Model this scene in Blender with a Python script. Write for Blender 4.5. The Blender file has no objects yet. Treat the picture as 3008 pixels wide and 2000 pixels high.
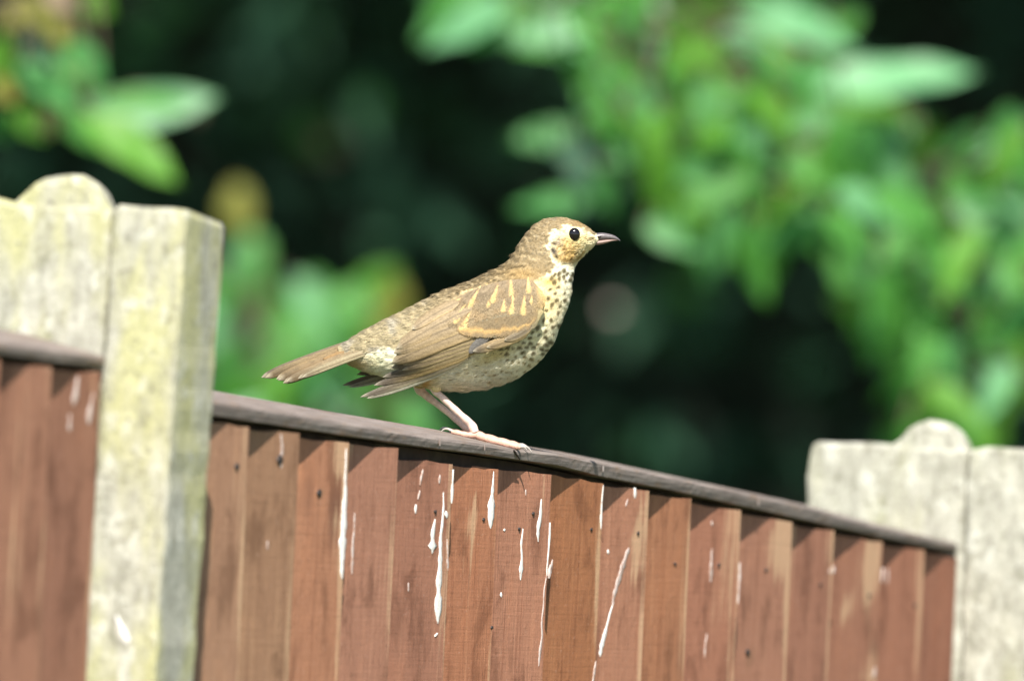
import bpy, bmesh, math, random
import numpy as np
from mathutils import Vector, Matrix

random.seed(7)
RNG = np.random.default_rng(7)
C = bpy.context.scene.collection
SC = bpy.context.scene

# ------------------------------------------------------------------ camera, sky, sun, exposure
CAM_D = 12.0                      # metres from the lens to the bird
CAM_Z = 1.75
FPX = 60000.0                     # focal length in photo pixels (3008 wide)
ROLL = math.radians(2.6)          # camera held slightly crooked
cam_data = bpy.data.cameras.new('camera')
cam_data.sensor_width = 23.7
cam_data.lens = FPX / 3008.0 * 23.7
cam_data.clip_end = 500
cam_data.dof.use_dof = True
cam_data.dof.focus_distance = CAM_D + 0.0
cam_data.dof.aperture_fstop = 5.4
cam = bpy.data.objects.new('camera', cam_data)
cam.location = (0, -CAM_D, CAM_Z)
cam.rotation_euler = (math.pi / 2, -ROLL, 0)
C.objects.link(cam)
SC.camera = cam

SUN = Vector((0.005, -0.655, 0.755)).normalized()     # towards the sun: high, behind the camera
world = bpy.data.worlds.new('World')
SC.world = world
world.use_nodes = True
wn = world.node_tree.nodes
sky = wn.new('ShaderNodeTexSky')
sky.sky_type = 'NISHITA'
sky.sun_disc = False
sky.sun_elevation = math.asin(SUN.z)
sky.sun_rotation = math.radians(180)
wn['Background'].inputs['Strength'].default_value = 0.075
world.node_tree.links.new(sky.outputs[0], wn['Background'].inputs['Color'])
sun_data = bpy.data.lights.new('sun', 'SUN')
sun_data.energy = 4.6
sun_data.angle = math.radians(0.5)
sun_data.color = (1.0, 0.95, 0.87)
sun = bpy.data.objects.new('sun', sun_data)
sun.rotation_euler = (-SUN).to_track_quat('-Z', 'Y').to_euler()
sun.location = (0, -6, 8)
C.objects.link(sun)

SC.view_settings.view_transform = 'Standard'
SC.view_settings.look = 'None'
SC.view_settings.exposure = 1.08
SC.view_settings.gamma = 1.0
SC.view_settings.use_curve_mapping = False
SC.cycles.use_denoising = True
SC.cycles.max_bounces = 8
SC.cycles.transparent_max_bounces = 8

# ------------------------------------------------------------------ measuring: photo pixel <-> place
CAMP = np.array([0.0, -CAM_D, CAM_Z])
RV = np.array([math.cos(ROLL), 0, math.sin(ROLL)])
UV = np.array([-math.sin(ROLL), 0, math.cos(ROLL)])
FV = np.array([0.0, 1.0, 0.0])


def ray(px, py):
    px = np.asarray(px, float); py = np.asarray(py, float)
    return FV + ((px - 1504) / FPX)[..., None] * RV + ((1000 - py) / FPX)[..., None] * UV


def at(px, py, Y):
    return CAMP + ray(px, py) * (CAM_D + np.asarray(Y, float))[..., None]


def proj(P):
    P = np.asarray(P, float) - CAMP
    w = P[..., 1]
    return 1504 + FPX * (P @ RV) / w, 1000 - FPX * (P @ UV) / w


ANG = math.radians(20)            # the fence runs away from the lens at this angle to the line of sight
DV = np.array([math.sin(ANG), math.cos(ANG), 0.0])
NV = np.array([math.cos(ANG), -math.sin(ANG), 0.0])
O = at(1505, 1318, 0.0)
FROT = math.pi / 2 - ANG


def on_n(px, py, n):
    """pixel -> (s, z) on the fence-parallel plane at offset n"""
    r = ray(px, py)
    t = (n - (CAMP - O) @ NV) / (r @ NV)
    P = CAMP + r * t[..., None] - O
    return P @ DV, P[..., 2]


def on_s(px, py, s):
    """pixel -> (n, z) on the plane square to the fence at s"""
    r = ray(px, py)
    t = (s - (CAMP - O) @ DV) / (r @ DV)
    P = CAMP + r * t[..., None] - O
    return P @ NV, P[..., 2]


def W(s, n, z):
    return O + np.asarray(s, float)[..., None] * DV + np.asarray(n, float)[..., None] * NV + np.asarray(z, float)[..., None] * np.array([0, 0, 1.0])


# ------------------------------------------------------------------ small helpers
def srgb(c):
    c = np.asarray(c, float) / 255.0
    return np.where(c <= 0.04045, c / 12.92, ((c + 0.055) / 1.055) ** 2.4)


def sm(a, b, x):
    t = np.clip((x - a) / (b - a), 0, 1)
    return t * t * (3 - 2 * t)


def _hash(i, j, seed):
    h = (i.astype(np.int64) * 374761393 + j.astype(np.int64) * 668265263 + seed * 1442695041) & 0xFFFFFFFF
    h = ((h ^ (h >> 13)) * 1274126177) & 0xFFFFFFFF
    return ((h ^ (h >> 16)) & 0xFFFF) / 65535.0


def vnoise(x, y, seed=0):
    x = np.asarray(x, float); y = np.asarray(y, float)
    i = np.floor(x); j = np.floor(y)
    u = x - i; v = y - j
    u = u * u * (3 - 2 * u); v = v * v * (3 - 2 * v)
    i = i.astype(np.int64); j = j.astype(np.int64)
    a = _hash(i, j, seed); b = _hash(i + 1, j, seed); c = _hash(i, j + 1, seed); d = _hash(i + 1, j + 1, seed)
    return (a * (1 - u) + b * u) * (1 - v) + (c * (1 - u) + d * u) * v


def poly_sd(poly, x, y):
    """signed distance to a polygon, positive inside"""
    p = np.asarray(poly, float)
    x = np.asarray(x, float); y = np.asarray(y, float)
    d = np.full(x.shape, 1e18)
    ins = np.zeros(x.shape, bool)
    n = len(p)
    for k in range(n):
        ax, ay = p[k]; bx, by = p[(k + 1) % n]
        ex, ey = bx - ax, by - ay
        t = np.clip(((x - ax) * ex + (y - ay) * ey) / (ex * ex + ey * ey + 1e-12), 0, 1)
        d = np.minimum(d, (x - ax - t * ex) ** 2 + (y - ay - t * ey) ** 2)
        if ay != by:
            c = ((ay > y) != (by > y)) & (x < (bx - ax) * (y - ay) / (by - ay) + ax)
            ins ^= c
    return np.where(ins, 1, -1) * np.sqrt(d)


def mesh_obj(name, verts, faces, mat=None, parent=None, smooth=True, cols=None, wear_and_edge_light=None):
    me = bpy.data.meshes.new(name)
    v = np.asarray(verts, float)
    me.from_pydata(v.tolist(), [], faces if isinstance(faces, list) else np.asarray(faces).tolist())
    if smooth:
        me.polygons.foreach_set('use_smooth', [True] * len(me.polygons))
    if cols is not None:
        a = me.color_attributes.new('col', 'FLOAT_COLOR', 'POINT')
        c = np.ones((len(v), 4)); c[:, :3] = cols
        a.data.foreach_set('color', c.ravel())
    if wear_and_edge_light is not None:
        a = me.attributes.new('wear_and_edge_light', 'FLOAT', 'POINT')
        a.data.foreach_set('value', np.asarray(wear_and_edge_light, float))
    if mat is not None:
        me.materials.append(mat)
    me.update()
    o = bpy.data.objects.new(name, me)
    if parent is not None:
        o.parent = parent
    C.objects.link(o)
    return o


def grid_faces(nu, nv, closed_v=False, base=0):
    f = []
    for i in range(nu - 1):
        for j in range(nv if closed_v else nv - 1):
            j2 = (j + 1) % nv
            f.append((base + i * nv + j, base + i * nv + j2, base + (i + 1) * nv + j2, base + (i + 1) * nv + j))
    return f


def thing(name, label, cat, loc=(0, 0, 0), rotz=0.0, group=None):
    o = bpy.data.objects.new(name, None)
    o.empty_display_size = 0.05
    o.location = loc
    o.rotation_euler = (0, 0, rotz)
    o['label'] = label
    o['category'] = cat
    if group:
        o['group'] = group
    C.objects.link(o)
    return o


def tube(pts, radii, nseg=10, cap=True, flat=None):
    """swept tube through points -> verts, faces"""
    P = np.asarray(pts, float); R = np.asarray(radii, float)
    n = len(P)
    T = np.gradient(P, axis=0)
    T /= np.linalg.norm(T, axis=1)[:, None] + 1e-12
    ref = np.array([0, 1.0, 0.03])
    V = []
    for i in range(n):
        a = np.cross(T[i], ref)
        if np.linalg.norm(a) < 1e-3:
            a = np.cross(T[i], np.array([1.0, 0, 0]))
        a /= np.linalg.norm(a)
        b = np.cross(T[i], a)
        for k in range(nseg):
            th = 2 * math.pi * k / nseg
            V.append(P[i] + R[i] * (a * math.cos(th) + b * math.sin(th)))
    F = grid_faces(n, nseg, True)
    if cap:
        F.append(tuple(range(nseg - 1, -1, -1)))
        F.append(tuple((n - 1) * nseg + k for k in range(nseg)))
    return V, F


def merge(parts):
    V = []; F = []
    for v, f in parts:
        b = len(V)
        V += [tuple(q) for q in v]
        F += [tuple(i + b for i in q) for q in f]
    return V, F


def spline(pts, n):
    """Catmull-Rom through rows of pts, n samples"""
    P = np.asarray(pts, float)
    m = len(P)
    t = np.linspace(0, m - 1, n)
    i = np.clip(np.floor(t).astype(int), 0, m - 2)
    u = (t - i)[:, None]
    p1 = P[i]; p2 = P[i + 1]
    p0 = P[np.maximum(i - 1, 0)]; p3 = P[np.minimum(i + 2, m - 1)]
    return 0.5 * (2 * p1 + (p2 - p0) * u + (2 * p0 - 5 * p1 + 4 * p2 - p3) * u ** 2 + (3 * p1 - p0 - 3 * p2 + p3) * u ** 3)


# ------------------------------------------------------------------ materials
def new_mat(name):
    m = bpy.data.materials.new(name)
    m.use_nodes = True
    nt = m.node_tree
    return m, nt, nt.nodes['Principled BSDF']


class NB:
    """tiny node-building helper"""
    def __init__(self, nt):
        self.nt = nt; self.N = nt.nodes; self.L = nt.links

    def put(self, sock, v):
        if isinstance(v, bpy.types.NodeSocket):
            self.L.new(v, sock)
        elif v is not None:
            sock.default_value = v

    def noise(self, vec, scale=1.0, detail=4.0, rough=0.55, dist=0.0):
        n = self.N.new('ShaderNodeTexNoise')
        self.put(n.inputs['Vector'], vec)
        n.inputs['Scale'].default_value = scale
        n.inputs['Detail'].default_value = detail
        n.inputs['Roughness'].default_value = rough
        n.inputs['Distortion'].default_value = dist
        return n.outputs['Fac']

    def voro(self, vec, scale):
        n = self.N.new('ShaderNodeTexVoronoi')
        self.put(n.inputs['Vector'], vec)
        n.inputs['Scale'].default_value = scale
        return n.outputs['Distance']

    def mapv(self, vec, scale=(1, 1, 1), loc=(0, 0, 0)):
        n = self.N.new('ShaderNodeMapping')
        self.put(n.inputs['Vector'], vec)
        n.inputs['Scale'].default_value = scale
        self.put(n.inputs['Location'], loc)
        return n.outputs['Vector']

    def math(self, op, a, b=0.0, clamp=False):
        n = self.N.new('ShaderNodeMath'); n.operation = op; n.use_clamp = clamp
        self.put(n.inputs[0], a); self.put(n.inputs[1], b)
        return n.outputs[0]

    def ramp(self, f, lo, hi):
        n = self.N.new('ShaderNodeMapRange'); n.interpolation_type = 'SMOOTHSTEP'
        self.put(n.inputs['Value'], f)
        n.inputs['From Min'].default_value = lo; n.inputs['From Max'].default_value = hi
        return n.outputs['Result']

    def mix(self, f, a, b, mode='MIX'):
        n = self.N.new('ShaderNodeMix'); n.data_type = 'RGBA'; n.blend_type = mode
        self.put(n.inputs['Factor'], f)
        A = [s for s in n.inputs if s.name == 'A' and s.type == 'RGBA'][0]
        B = [s for s in n.inputs if s.name == 'B' and s.type == 'RGBA'][0]
        self.put(A, (*a, 1) if isinstance(a, tuple) and len(a) == 3 else a)
        self.put(B, (*b, 1) if isinstance(b, tuple) and len(b) == 3 else b)
        return [s for s in n.outputs if s.type == 'RGBA'][0]

    def bump(self, h, strength=0.5, dist=0.001):
        n = self.N.new('ShaderNodeBump')
        n.inputs['Strength'].default_value = strength
        n.inputs['Distance'].default_value = dist
        self.put(n.inputs['Height'], h)
        return n.outputs['Normal']

    def objco(self):
        return self.N.new('ShaderNodeTexCoord').outputs['Object']


def mat_boards():
    m, nt, bs = new_mat('red_brown_stained_wood')
    b = NB(nt)
    co = b.objco()
    rnd = nt.nodes.new('ShaderNodeObjectInfo').outputs['Random']
    off = nt.nodes.new('ShaderNodeCombineXYZ')
    b.put(off.inputs[0], b.math('MULTIPLY', rnd, 37.0)); b.put(off.inputs[2], b.math('MULTIPLY', rnd, 91.0))
    v = nt.nodes.new('ShaderNodeVectorMath'); v.operation = 'ADD'
    b.put(v.inputs[0], co); b.put(v.inputs[1], off.outputs[0])
    vv = v.outputs[0]
    grain = b.noise(b.mapv(vv, (260, 60, 8)), 1.0, 6, 0.68, 0.5)
    fibre = b.noise(b.mapv(vv, (900, 200, 22)), 1.0, 4, 0.65)
    blot = b.noise(b.mapv(vv, (38, 10, 16)), 1.0, 5, 0.62, 0.4)
    mott = b.noise(b.mapv(vv, (260, 90, 130)), 1.0, 4, 0.65)
    fleck = b.noise(b.mapv(vv, (800, 300, 330)), 1.0, 3, 0.7)
    saw = b.noise(b.mapv(vv, (18, 18, 420)), 1.0, 3, 0.6)
    knot = b.voro(b.mapv(vv, (14, 3, 5.5)), 1.0)
    tn = nt.nodes.new('ShaderNodeAttribute'); tn.attribute_name = 'col'
    c = tn.outputs['Color']
    c = b.mix(b.math('MULTIPLY', b.ramp(blot, 0.50, 0.66), 0.9), c, b.mix(1.0, c, (0.62, 0.58, 0.55), 'MULTIPLY'))
    c = b.mix(b.math('MULTIPLY', b.ramp(blot, 0.48, 0.28), 0.45), c, b.mix(1.0, c, (1.28, 1.22, 1.12), 'MULTIPLY'))
    c = b.mix(b.math('MULTIPLY', b.ramp(grain, 0.52, 0.70), 0.60), c, b.mix(1.0, c, (1.32, 1.42, 1.42), 'MULTIPLY'))
    c = b.mix(b.math('MULTIPLY', b.ramp(grain, 0.47, 0.30), 0.60), c, b.mix(1.0, c, (0.60, 0.52, 0.48), 'MULTIPLY'))
    c = b.mix(b.math('MULTIPLY', b.ramp(mott, 0.54, 0.74), 0.42), c, b.mix(1.0, c, (0.58, 0.50, 0.45), 'MULTIPLY'))
    c = b.mix(b.math('MULTIPLY', b.ramp(mott, 0.42, 0.28), 0.35), c, b.mix(1.0, c, (1.40, 1.40, 1.35), 'MULTIPLY'))
    c = b.mix(b.math('MULTIPLY', b.ramp(fibre, 0.58, 0.74), 0.45), c, (0.11, 0.055, 0.040))
    c = b.mix(b.math('MULTIPLY', b.ramp(saw, 0.62, 0.74), 0.16), c, b.mix(1.0, c, (0.62, 0.56, 0.52), 'MULTIPLY'))
    c = b.mix(b.math('MULTIPLY', b.ramp(fleck, 0.60, 0.74), 0.45), c, (0.085, 0.045, 0.032))
    c = b.mix(b.math('MULTIPLY', b.ramp(fleck, 0.36, 0.27), 0.40), c, (0.55, 0.42, 0.35))
    c = b.mix(b.math('MULTIPLY', b.ramp(knot, 0.16, 0.05), 0.55), c, (0.12, 0.055, 0.035))
    band = mott
    at_ = nt.nodes.new('ShaderNodeAttribute'); at_.attribute_name = 'wear_and_edge_light'
    wr = at_.outputs['Fac']
    wmask = b.ramp(b.math('ADD', wr, b.math('MULTIPLY', b.math('SUBTRACT', grain, 0.5), 1.8)), 0.35, 0.70)
    c = b.mix(b.math('MULTIPLY', wmask, 0.62), c, b.mix(band, (0.52, 0.31, 0.19), (0.58, 0.42, 0.25)))
    nmask = b.ramp(b.math('ADD', b.math('MULTIPLY', wr, -1.0), b.math('MULTIPLY', b.math('SUBTRACT', blot, 0.5), 0.7)), 0.25, 0.7)
    c = b.mix(b.math('MULTIPLY', nmask, 0.75), c, (0.13, 0.085, 0.04))
    b.put(bs.inputs['Base Color'], c)
    bs.inputs['Roughness'].default_value = 0.72
    bs.inputs['Specular IOR Level'].default_value = 0.3
    h = b.math('ADD', b.math('MULTIPLY', fibre, 0.8), b.math('ADD', b.math('MULTIPLY', mott, 0.7), b.math('MULTIPLY', saw, 0.4)))
    b.put(bs.inputs['Normal'], b.bump(h, 0.6, 0.0009))
    return m


def mat_rail():
    m, nt, bs = new_mat('weathered_cap_wood')
    b = NB(nt)
    co = b.objco()
    grain = b.noise(b.mapv(co, (14, 260, 420)), 1.0, 6, 0.65, 0.3)
    blot = b.noise(b.mapv(co, (40, 160, 160)), 1.0, 5, 0.6)
    fleck = b.noise(b.mapv(co, (170, 500, 500)), 1.0, 3, 0.7)
    c = b.mix(b.ramp(grain, 0.3, 0.7), (0.135, 0.110, 0.096), (0.270, 0.228, 0.202))
    c = b.mix(b.math('MULTIPLY', b.ramp(blot, 0.5, 0.7), 0.55), c, (0.20, 0.13, 0.075))
    c = b.mix(b.math('MULTIPLY', b.ramp(fleck, 0.6, 0.75), 0.5), c, (0.045, 0.035, 0.032))
    c = b.mix(b.math('MULTIPLY', b.ramp(fleck, 0.38, 0.28), 0.4), c, (0.34, 0.29, 0.25))
    b.put(bs.inputs['Base Color'], c)
    bs.inputs['Roughness'].default_value = 0.85
    bs.inputs['Specular IOR Level'].default_value = 0.2
    b.put(bs.inputs['Normal'], b.bump(b.math('ADD', grain, b.math('MULTIPLY', fleck, 0.7)), 0.45, 0.0005))
    return m


def mat_concrete(name, lichen, warm):
    m, nt, bs = new_mat(name)
    b = NB(nt)
    co = b.objco()
    low = b.noise(b.mapv(co, (22, 22, 7)), 1.0, 4, 0.6)
    mid = b.noise(b.mapv(co, (90, 90, 45)), 1.0, 5, 0.65)
    crust = b.noise(b.mapv(co, (75, 75, 60), (3, 7, 1)), 1.0, 3, 0.5)
    spk = b.noise(co, 300, 5, 0.75)
    pit = b.voro(co, 260)
    c = b.mix(b.ramp(mid, 0.3, 0.7), (0.30, 0.295, 0.245), (0.49, 0.48, 0.40))
    c = b.mix(b.math('MULTIPLY', b.ramp(low, 0.60 - lichen * 0.24, 0.80 - lichen * 0.24), 0.66), c, warm)
    c = b.mix(b.math('MULTIPLY', b.ramp(mid, 0.42, 0.30), 0.55), c, (0.20, 0.20, 0.11))
    c = b.mix(b.math('MULTIPLY', b.ramp(crust, 0.56, 0.68), 0.6), c, (0.62, 0.62, 0.54))
    mot = b.noise(b.mapv(co, (170, 170, 110), (1, 2, 3)), 1.0, 4, 0.7)
    c = b.mix(b.math('MULTIPLY', b.ramp(mot, 0.54, 0.70), 0.55), c, (0.20, 0.20, 0.145))
    c = b.mix(b.math('MULTIPLY', b.ramp(mot, 0.44, 0.30), 0.50), c, (0.60, 0.60, 0.52))
    c = b.mix(b.math('MULTIPLY', b.ramp(spk, 0.53, 0.66), 0.75), c, (0.17, 0.16, 0.13))
    c = b.mix(b.math('MULTIPLY', b.ramp(pit, 0.16, 0.06), 0.5), c, (0.16, 0.15, 0.12))
    b.put(bs.inputs['Base Color'], c)
    bs.inputs['Roughness'].default_value = 0.92
    bs.inputs['Specular IOR Level'].default_value = 0.15
    h = b.math('ADD', b.math('MULTIPLY', crust, 1.6), b.math('ADD', b.math('MULTIPLY', spk, 1.4), b.math('MULTIPLY', mid, 0.3)))
    b.put(bs.inputs['Normal'], b.bump(h, 0.5, 0.0025))
    return m


def mat_plain(name, col, rough=0.6, spec=0.4, bumpscale=None, bumpstr=0.3, var=0.0):
    m, nt, bs = new_mat(name)
    b = NB(nt)
    co = b.objco()
    n = b.noise(co, bumpscale or 200, 4, 0.6)
    dark = tuple(x * (1 - var) for x in col); lite = tuple(min(1, x * (1 + var)) for x in col)
    b.put(bs.inputs['Base Color'], b.mix(b.ramp(n, 0.3, 0.7), dark, lite))
    bs.inputs['Roughness'].default_value = rough
    bs.inputs['Specular IOR Level'].default_value = spec
    if bumpscale:
        b.put(bs.inputs['Normal'], b.bump(n, bumpstr, 0.0006))
    return m


def mat_feather(name, sheen=0.0, barb=True, rough=0.75):
    m, nt, bs = new_mat(name)
    b = NB(nt)
    a = nt.nodes.new('ShaderNodeAttribute'); a.attribute_name = 'col'
    co = b.objco()
    n = b.noise(b.mapv(co, (900, 900, 900)), 1.0, 3, 0.7)
    c = b.mix(b.ramp(n, 0.25, 0.75), b.mix(1.0, a.outputs['Color'], (0.82, 0.81, 0.80), 'MULTIPLY'), b.mix(1.0, a.outputs['Color'], (1.12, 1.12, 1.12), 'MULTIPLY'))
    b.put(bs.inputs['Base Color'], c)
    bs.inputs['Roughness'].default_value = rough
    bs.inputs['Specular IOR Level'].default_value = 0.22
    b.put(bs.inputs['Normal'], b.bump(n, 0.4, 0.0006))
    return m


def mat_leaf(name, col, rough, spec, trans, tcol):
    m, nt, bs = new_mat(name)
    b = NB(nt)
    co = b.objco()
    rnd = nt.nodes.new('ShaderNodeObjectInfo').outputs['Random']
    n = b.noise(co, 6, 3, 0.6)
    f = b.math('ADD', b.math('MULTIPLY', n, 0.5), b.math('MULTIPLY', rnd, 0.5))
    d = tuple(x * 0.72 for x in col); l = tuple(x * 1.25 for x in col)
    c = b.mix(f, d, l)
    b.put(bs.inputs['Base Color'], c)
    bs.inputs['Roughness'].default_value = rough
    bs.inputs['Specular IOR Level'].default_value = spec
    tr = nt.nodes.new('ShaderNodeBsdfTranslucent')
    tr.inputs['Color'].default_value = (*tcol, 1)
    mx = nt.nodes.new('ShaderNodeMixShader')
    mx.inputs[0].default_value = trans
    out = nt.nodes['Material Output']
    nt.links.new(bs.outputs[0], mx.inputs[1]); nt.links.new(tr.outputs[0], mx.inputs[2])
    nt.links.new(mx.outputs[0], out.inputs['Surface'])
    return m


M_BOARD = mat_boards()
M_RAIL = mat_rail()
M_POST_L = mat_concrete('lichen_concrete_yellowed', 0.75, (0.49, 0.48, 0.20))
M_POST_R = mat_concrete('lichen_concrete_grey', 0.35, (0.39, 0.39, 0.24))
def mat_dropping(name, c1, c2, lo):
    m, nt, bs = new_mat(name)
    b = NB(nt)
    co = b.objco()
    n = b.noise(b.mapv(co, (700, 700, 260)), 1.0, 4, 0.7)
    b.put(bs.inputs['Base Color'], b.mix(b.ramp(n, lo, lo + .2), c1, c2))
    bs.inputs['Roughness'].default_value = 0.9
    bs.inputs['Specular IOR Level'].default_value = 0.1
    return m


M_DROP = mat_dropping('white_bird_dropping', (0.74, 0.73, 0.70), (0.46, 0.36, 0.31), .49)
M_DROPF = mat_dropping('faded_bird_dropping', (0.50, 0.43, 0.40), (0.34, 0.22, 0.17), .44)
M_NAIL = mat_plain('rusted_nail', (0.03, 0.022, 0.02), 0.6, 0.4, 800, 0.3, 0.3)
M_BATTEN = mat_plain('gap_shade_batten_wood', (0.05, 0.034, 0.025), 0.8, 0.2, 90, 0.4, 0.3)  # darkened so the gap under the cap rail looks black with shade
M_FEATH = mat_feather('plumage')
M_FLIGHT = mat_feather('flight_feather', rough=0.55)
M_EYE = mat_plain('eye_black', (0.006, 0.005, 0.005), 0.10, 0.6)
M_TWIG = mat_plain('twig_bark', (0.10, 0.075, 0.05), 0.8, 0.2, 60, 0.3, 0.3)
M_BARK = mat_plain('trunk_bark', (0.09, 0.075, 0.06), 0.9, 0.15, 25, 0.6, 0.4)
M_LEAF = {
    'green': mat_leaf('leaf_green', (0.080, 0.27, 0.050), 0.55, 0.35, 0.42, (0.16, 0.60, 0.04)),
    'mid': mat_leaf('leaf_mid_green', (0.070, 0.24, 0.066), 0.52, 0.4, 0.36, (0.10, 0.50, 0.06)),
    'lime': mat_leaf('leaf_fresh_green', (0.11, 0.29, 0.035), 0.5, 0.4, 0.42, (0.20, 0.55, 0.02)),
    'gloss': mat_leaf('leaf_glossy', (0.11, 0.29, 0.125), 0.52, 0.5, 0.18, (0.08, 0.40, 0.08)),
    'yellow': mat_leaf('leaf_yellowing', (0.26, 0.26, 0.055), 0.5, 0.35, 0.3, (0.40, 0.42, 0.04)),
    'tan': mat_leaf('leaf_withered', (0.34, 0.26, 0.17), 0.6, 0.3, 0.2, (0.35, 0.22, 0.08)),
    'pink': mat_leaf('leaf_dead_pinkish', (0.36, 0.29, 0.25), 0.6, 0.3, 0.1, (0.2, 0.15, 0.1)),
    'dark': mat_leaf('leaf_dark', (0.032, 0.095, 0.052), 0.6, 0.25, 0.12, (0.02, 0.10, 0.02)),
}
M_HCORE = mat_plain('hedge_dark_core', (0.022, 0.032, 0.024), 0.95, 0.05, 12, 0.6, 0.4)

# ------------------------------------------------------------------ the ground
def build_ground():
    m, nt, bs = new_mat('lawn_turf')
    b = NB(nt)
    co = b.objco()
    n1 = b.noise(co, 1.3, 5, 0.6); n2 = b.noise(co, 60, 4, 0.7)
    c = b.mix(b.ramp(n1, 0.35, 0.65), (0.075, 0.11, 0.04), (0.14, 0.155, 0.065))
    c = b.mix(b.math('MULTIPLY', b.ramp(n2, 0.5, 0.7), 0.5), c, (0.11, 0.10, 0.05))
    b.put(bs.inputs['Base Color'], c)
    bs.inputs['Roughness'].default_value = 0.95
    b.put(bs.inputs['Normal'], b.bump(n2, 0.8, 0.02))
    n = 60
    xs = np.linspace(-1, 1, n)
    g = np.sign(xs) * np.abs(xs) ** 2.2 * 250
    X, Yg = np.meshgrid(g, g, indexing='ij')
    Z = (vnoise(X * 0.5, Yg * 0.5, 3) - 0.5) * 0.04 * (np.hypot(X, Yg) < 60) - 0.03
    o = mesh_obj('ground', np.stack([X, Yg, Z], -1).reshape(-1, 3), grid_faces(n, n), m)
    o['kind'] = 'structure'
    for p in o.data.polygons[:1]:
        if p.normal.z < 0:
            o.data.flip_normals()


build_ground()
GZ = -O[2]                       # ground height in fence coordinates

# ------------------------------------------------------------------ fence
RAIL_W = 0.052
RAIL_PX = np.array([  # px, back top, front top, front bottom
    (640, 1149, 1180, 1221), (976, 1209, 1236, 1272), (1257, 1257, 1283, 1314), (1429, 1289, 1306, 1335),
    (1510, 1305, 1319, 1348), (1640, 1325, 1333, 1366), (1765, 1351, 1358, 1398), (2000, 1402, 1407, 1444),
    (2380, 1486, 1490, 1528), (2596, 1545, 1548, 1576), (2819, 1593, 1597, 1621)], float)
LRAIL_PX = np.array([(-60, 955, 998, 1032), (0, 967, 1006, 1038), (151, 990, 1026, 1062), (303, 1037, 1046, 1078)], float)


def interp_lin(x, xp, fp):
    """np.interp with linear extrapolation"""
    xp = np.asarray(xp); fp = np.asarray(fp)
    y = np.interp(x, xp, fp)
    lo = (fp[1] - fp[0]) / (xp[1] - xp[0]); hi = (fp[-1] - fp[-2]) / (xp[-1] - xp[-2])
    y = np.where(x < xp[0], fp[0] + (x - xp[0]) * lo, y)
    return np.where(x > xp[-1], fp[-1] + (x - xp[-1]) * hi, y)


class Rail:
    def __init__(self, tab, soft_left=False):
        self.sf, self.zf = on_n(tab[:, 0], tab[:, 2], 0.0)
        self.sb, self.zb = on_n(tab[:, 0], tab[:, 3], 0.0)
        self.sk, self.zk = on_n(tab[:, 0], tab[:, 1], -RAIL_W)

    def top(self, s, n):
        a = interp_lin(s, self.sf, self.zf); k = interp_lin(s, self.sk, self.zk)
        return a + (k - a) * (np.clip(-n, 0, RAIL_W) / RAIL_W)

    def bottom(self, s):
        return interp_lin(s, self.sb, self.zb)

    def build(self, s0, s1, parent):
        ns = int((s1 - s0) / 0.006)
        s = np.linspace(s0, s1, ns)
        nn = np.array([0.0, 0.0, -0.0012, -0.010, -0.020, -0.030, -0.040, -RAIL_W + 0.001, -RAIL_W, -RAIL_W, -RAIL_W + 0.02, -0.004, -0.0006])
        zf = self.top(s, 0 * s); zb = self.bottom(s)
        V = []
        for i in range(ns):
            h = zf[i] - zb[i]
            rough = lambda k, a: (vnoise(np.array(s[i] * 160.0), np.array(k * 7.7), 5) - 0.5) * a * .7 + (vnoise(np.array(s[i] * 35.0), np.array(k * 3.1), 6) - 0.5) * a * .5
            zk = self.top(np.array(s[i]), np.array(-RAIL_W))
            for k, n in enumerate(nn):
                if k == 0: z = zf[i] - 0.0014
                elif k == 1: z = zf[i] - 0.0012
                elif k <= 7: z = self.top(np.array(s[i]), np.array(n))
                elif k == 8: z = zk - 0.0012
                elif k == 9: z = zb[i] + 0.0005
                elif k == 12: z = zb[i] + 0.0002
                elif k == 11: z = zb[i] - 0.0000
                elif k == 10: z = zb[i] + 0.0001
                else: z = zb[i]
                if k == 0: z = zb[i] + h * 0.5
                dn = float(rough(k, 0.0005)) if k in (0, 1, 2, 12, 11) else 0
                dz = float(rough(k + 20, 0.0002))
                V.append((s[i], -(n + dn), z + dz - GZ))
        m = len(nn)
        F = grid_faces(ns, m, True)
        F.append(tuple(range(m))); F.append(tuple((ns - 1) * m + k for k in range(m - 1, -1, -1)))
        o = mesh_obj('cap_rail', V, F, M_RAIL, parent, smooth=False)
        bm = bmesh.new(); bm.from_mesh(o.data); bmesh.ops.recalc_face_normals(bm, faces=bm.faces); bm.to_mesh(o.data); bm.free()
        return o


RAIL = Rail(RAIL_PX)
LRAIL = Rail(LRAIL_PX)
S_L = float(on_n(330, 1085, 0.004)[0])       # the near face of the left post
S_R = float(on_n(2832, 1590, 0.004)[0])      # the near face of the right post
POST_W = 0.062

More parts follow.
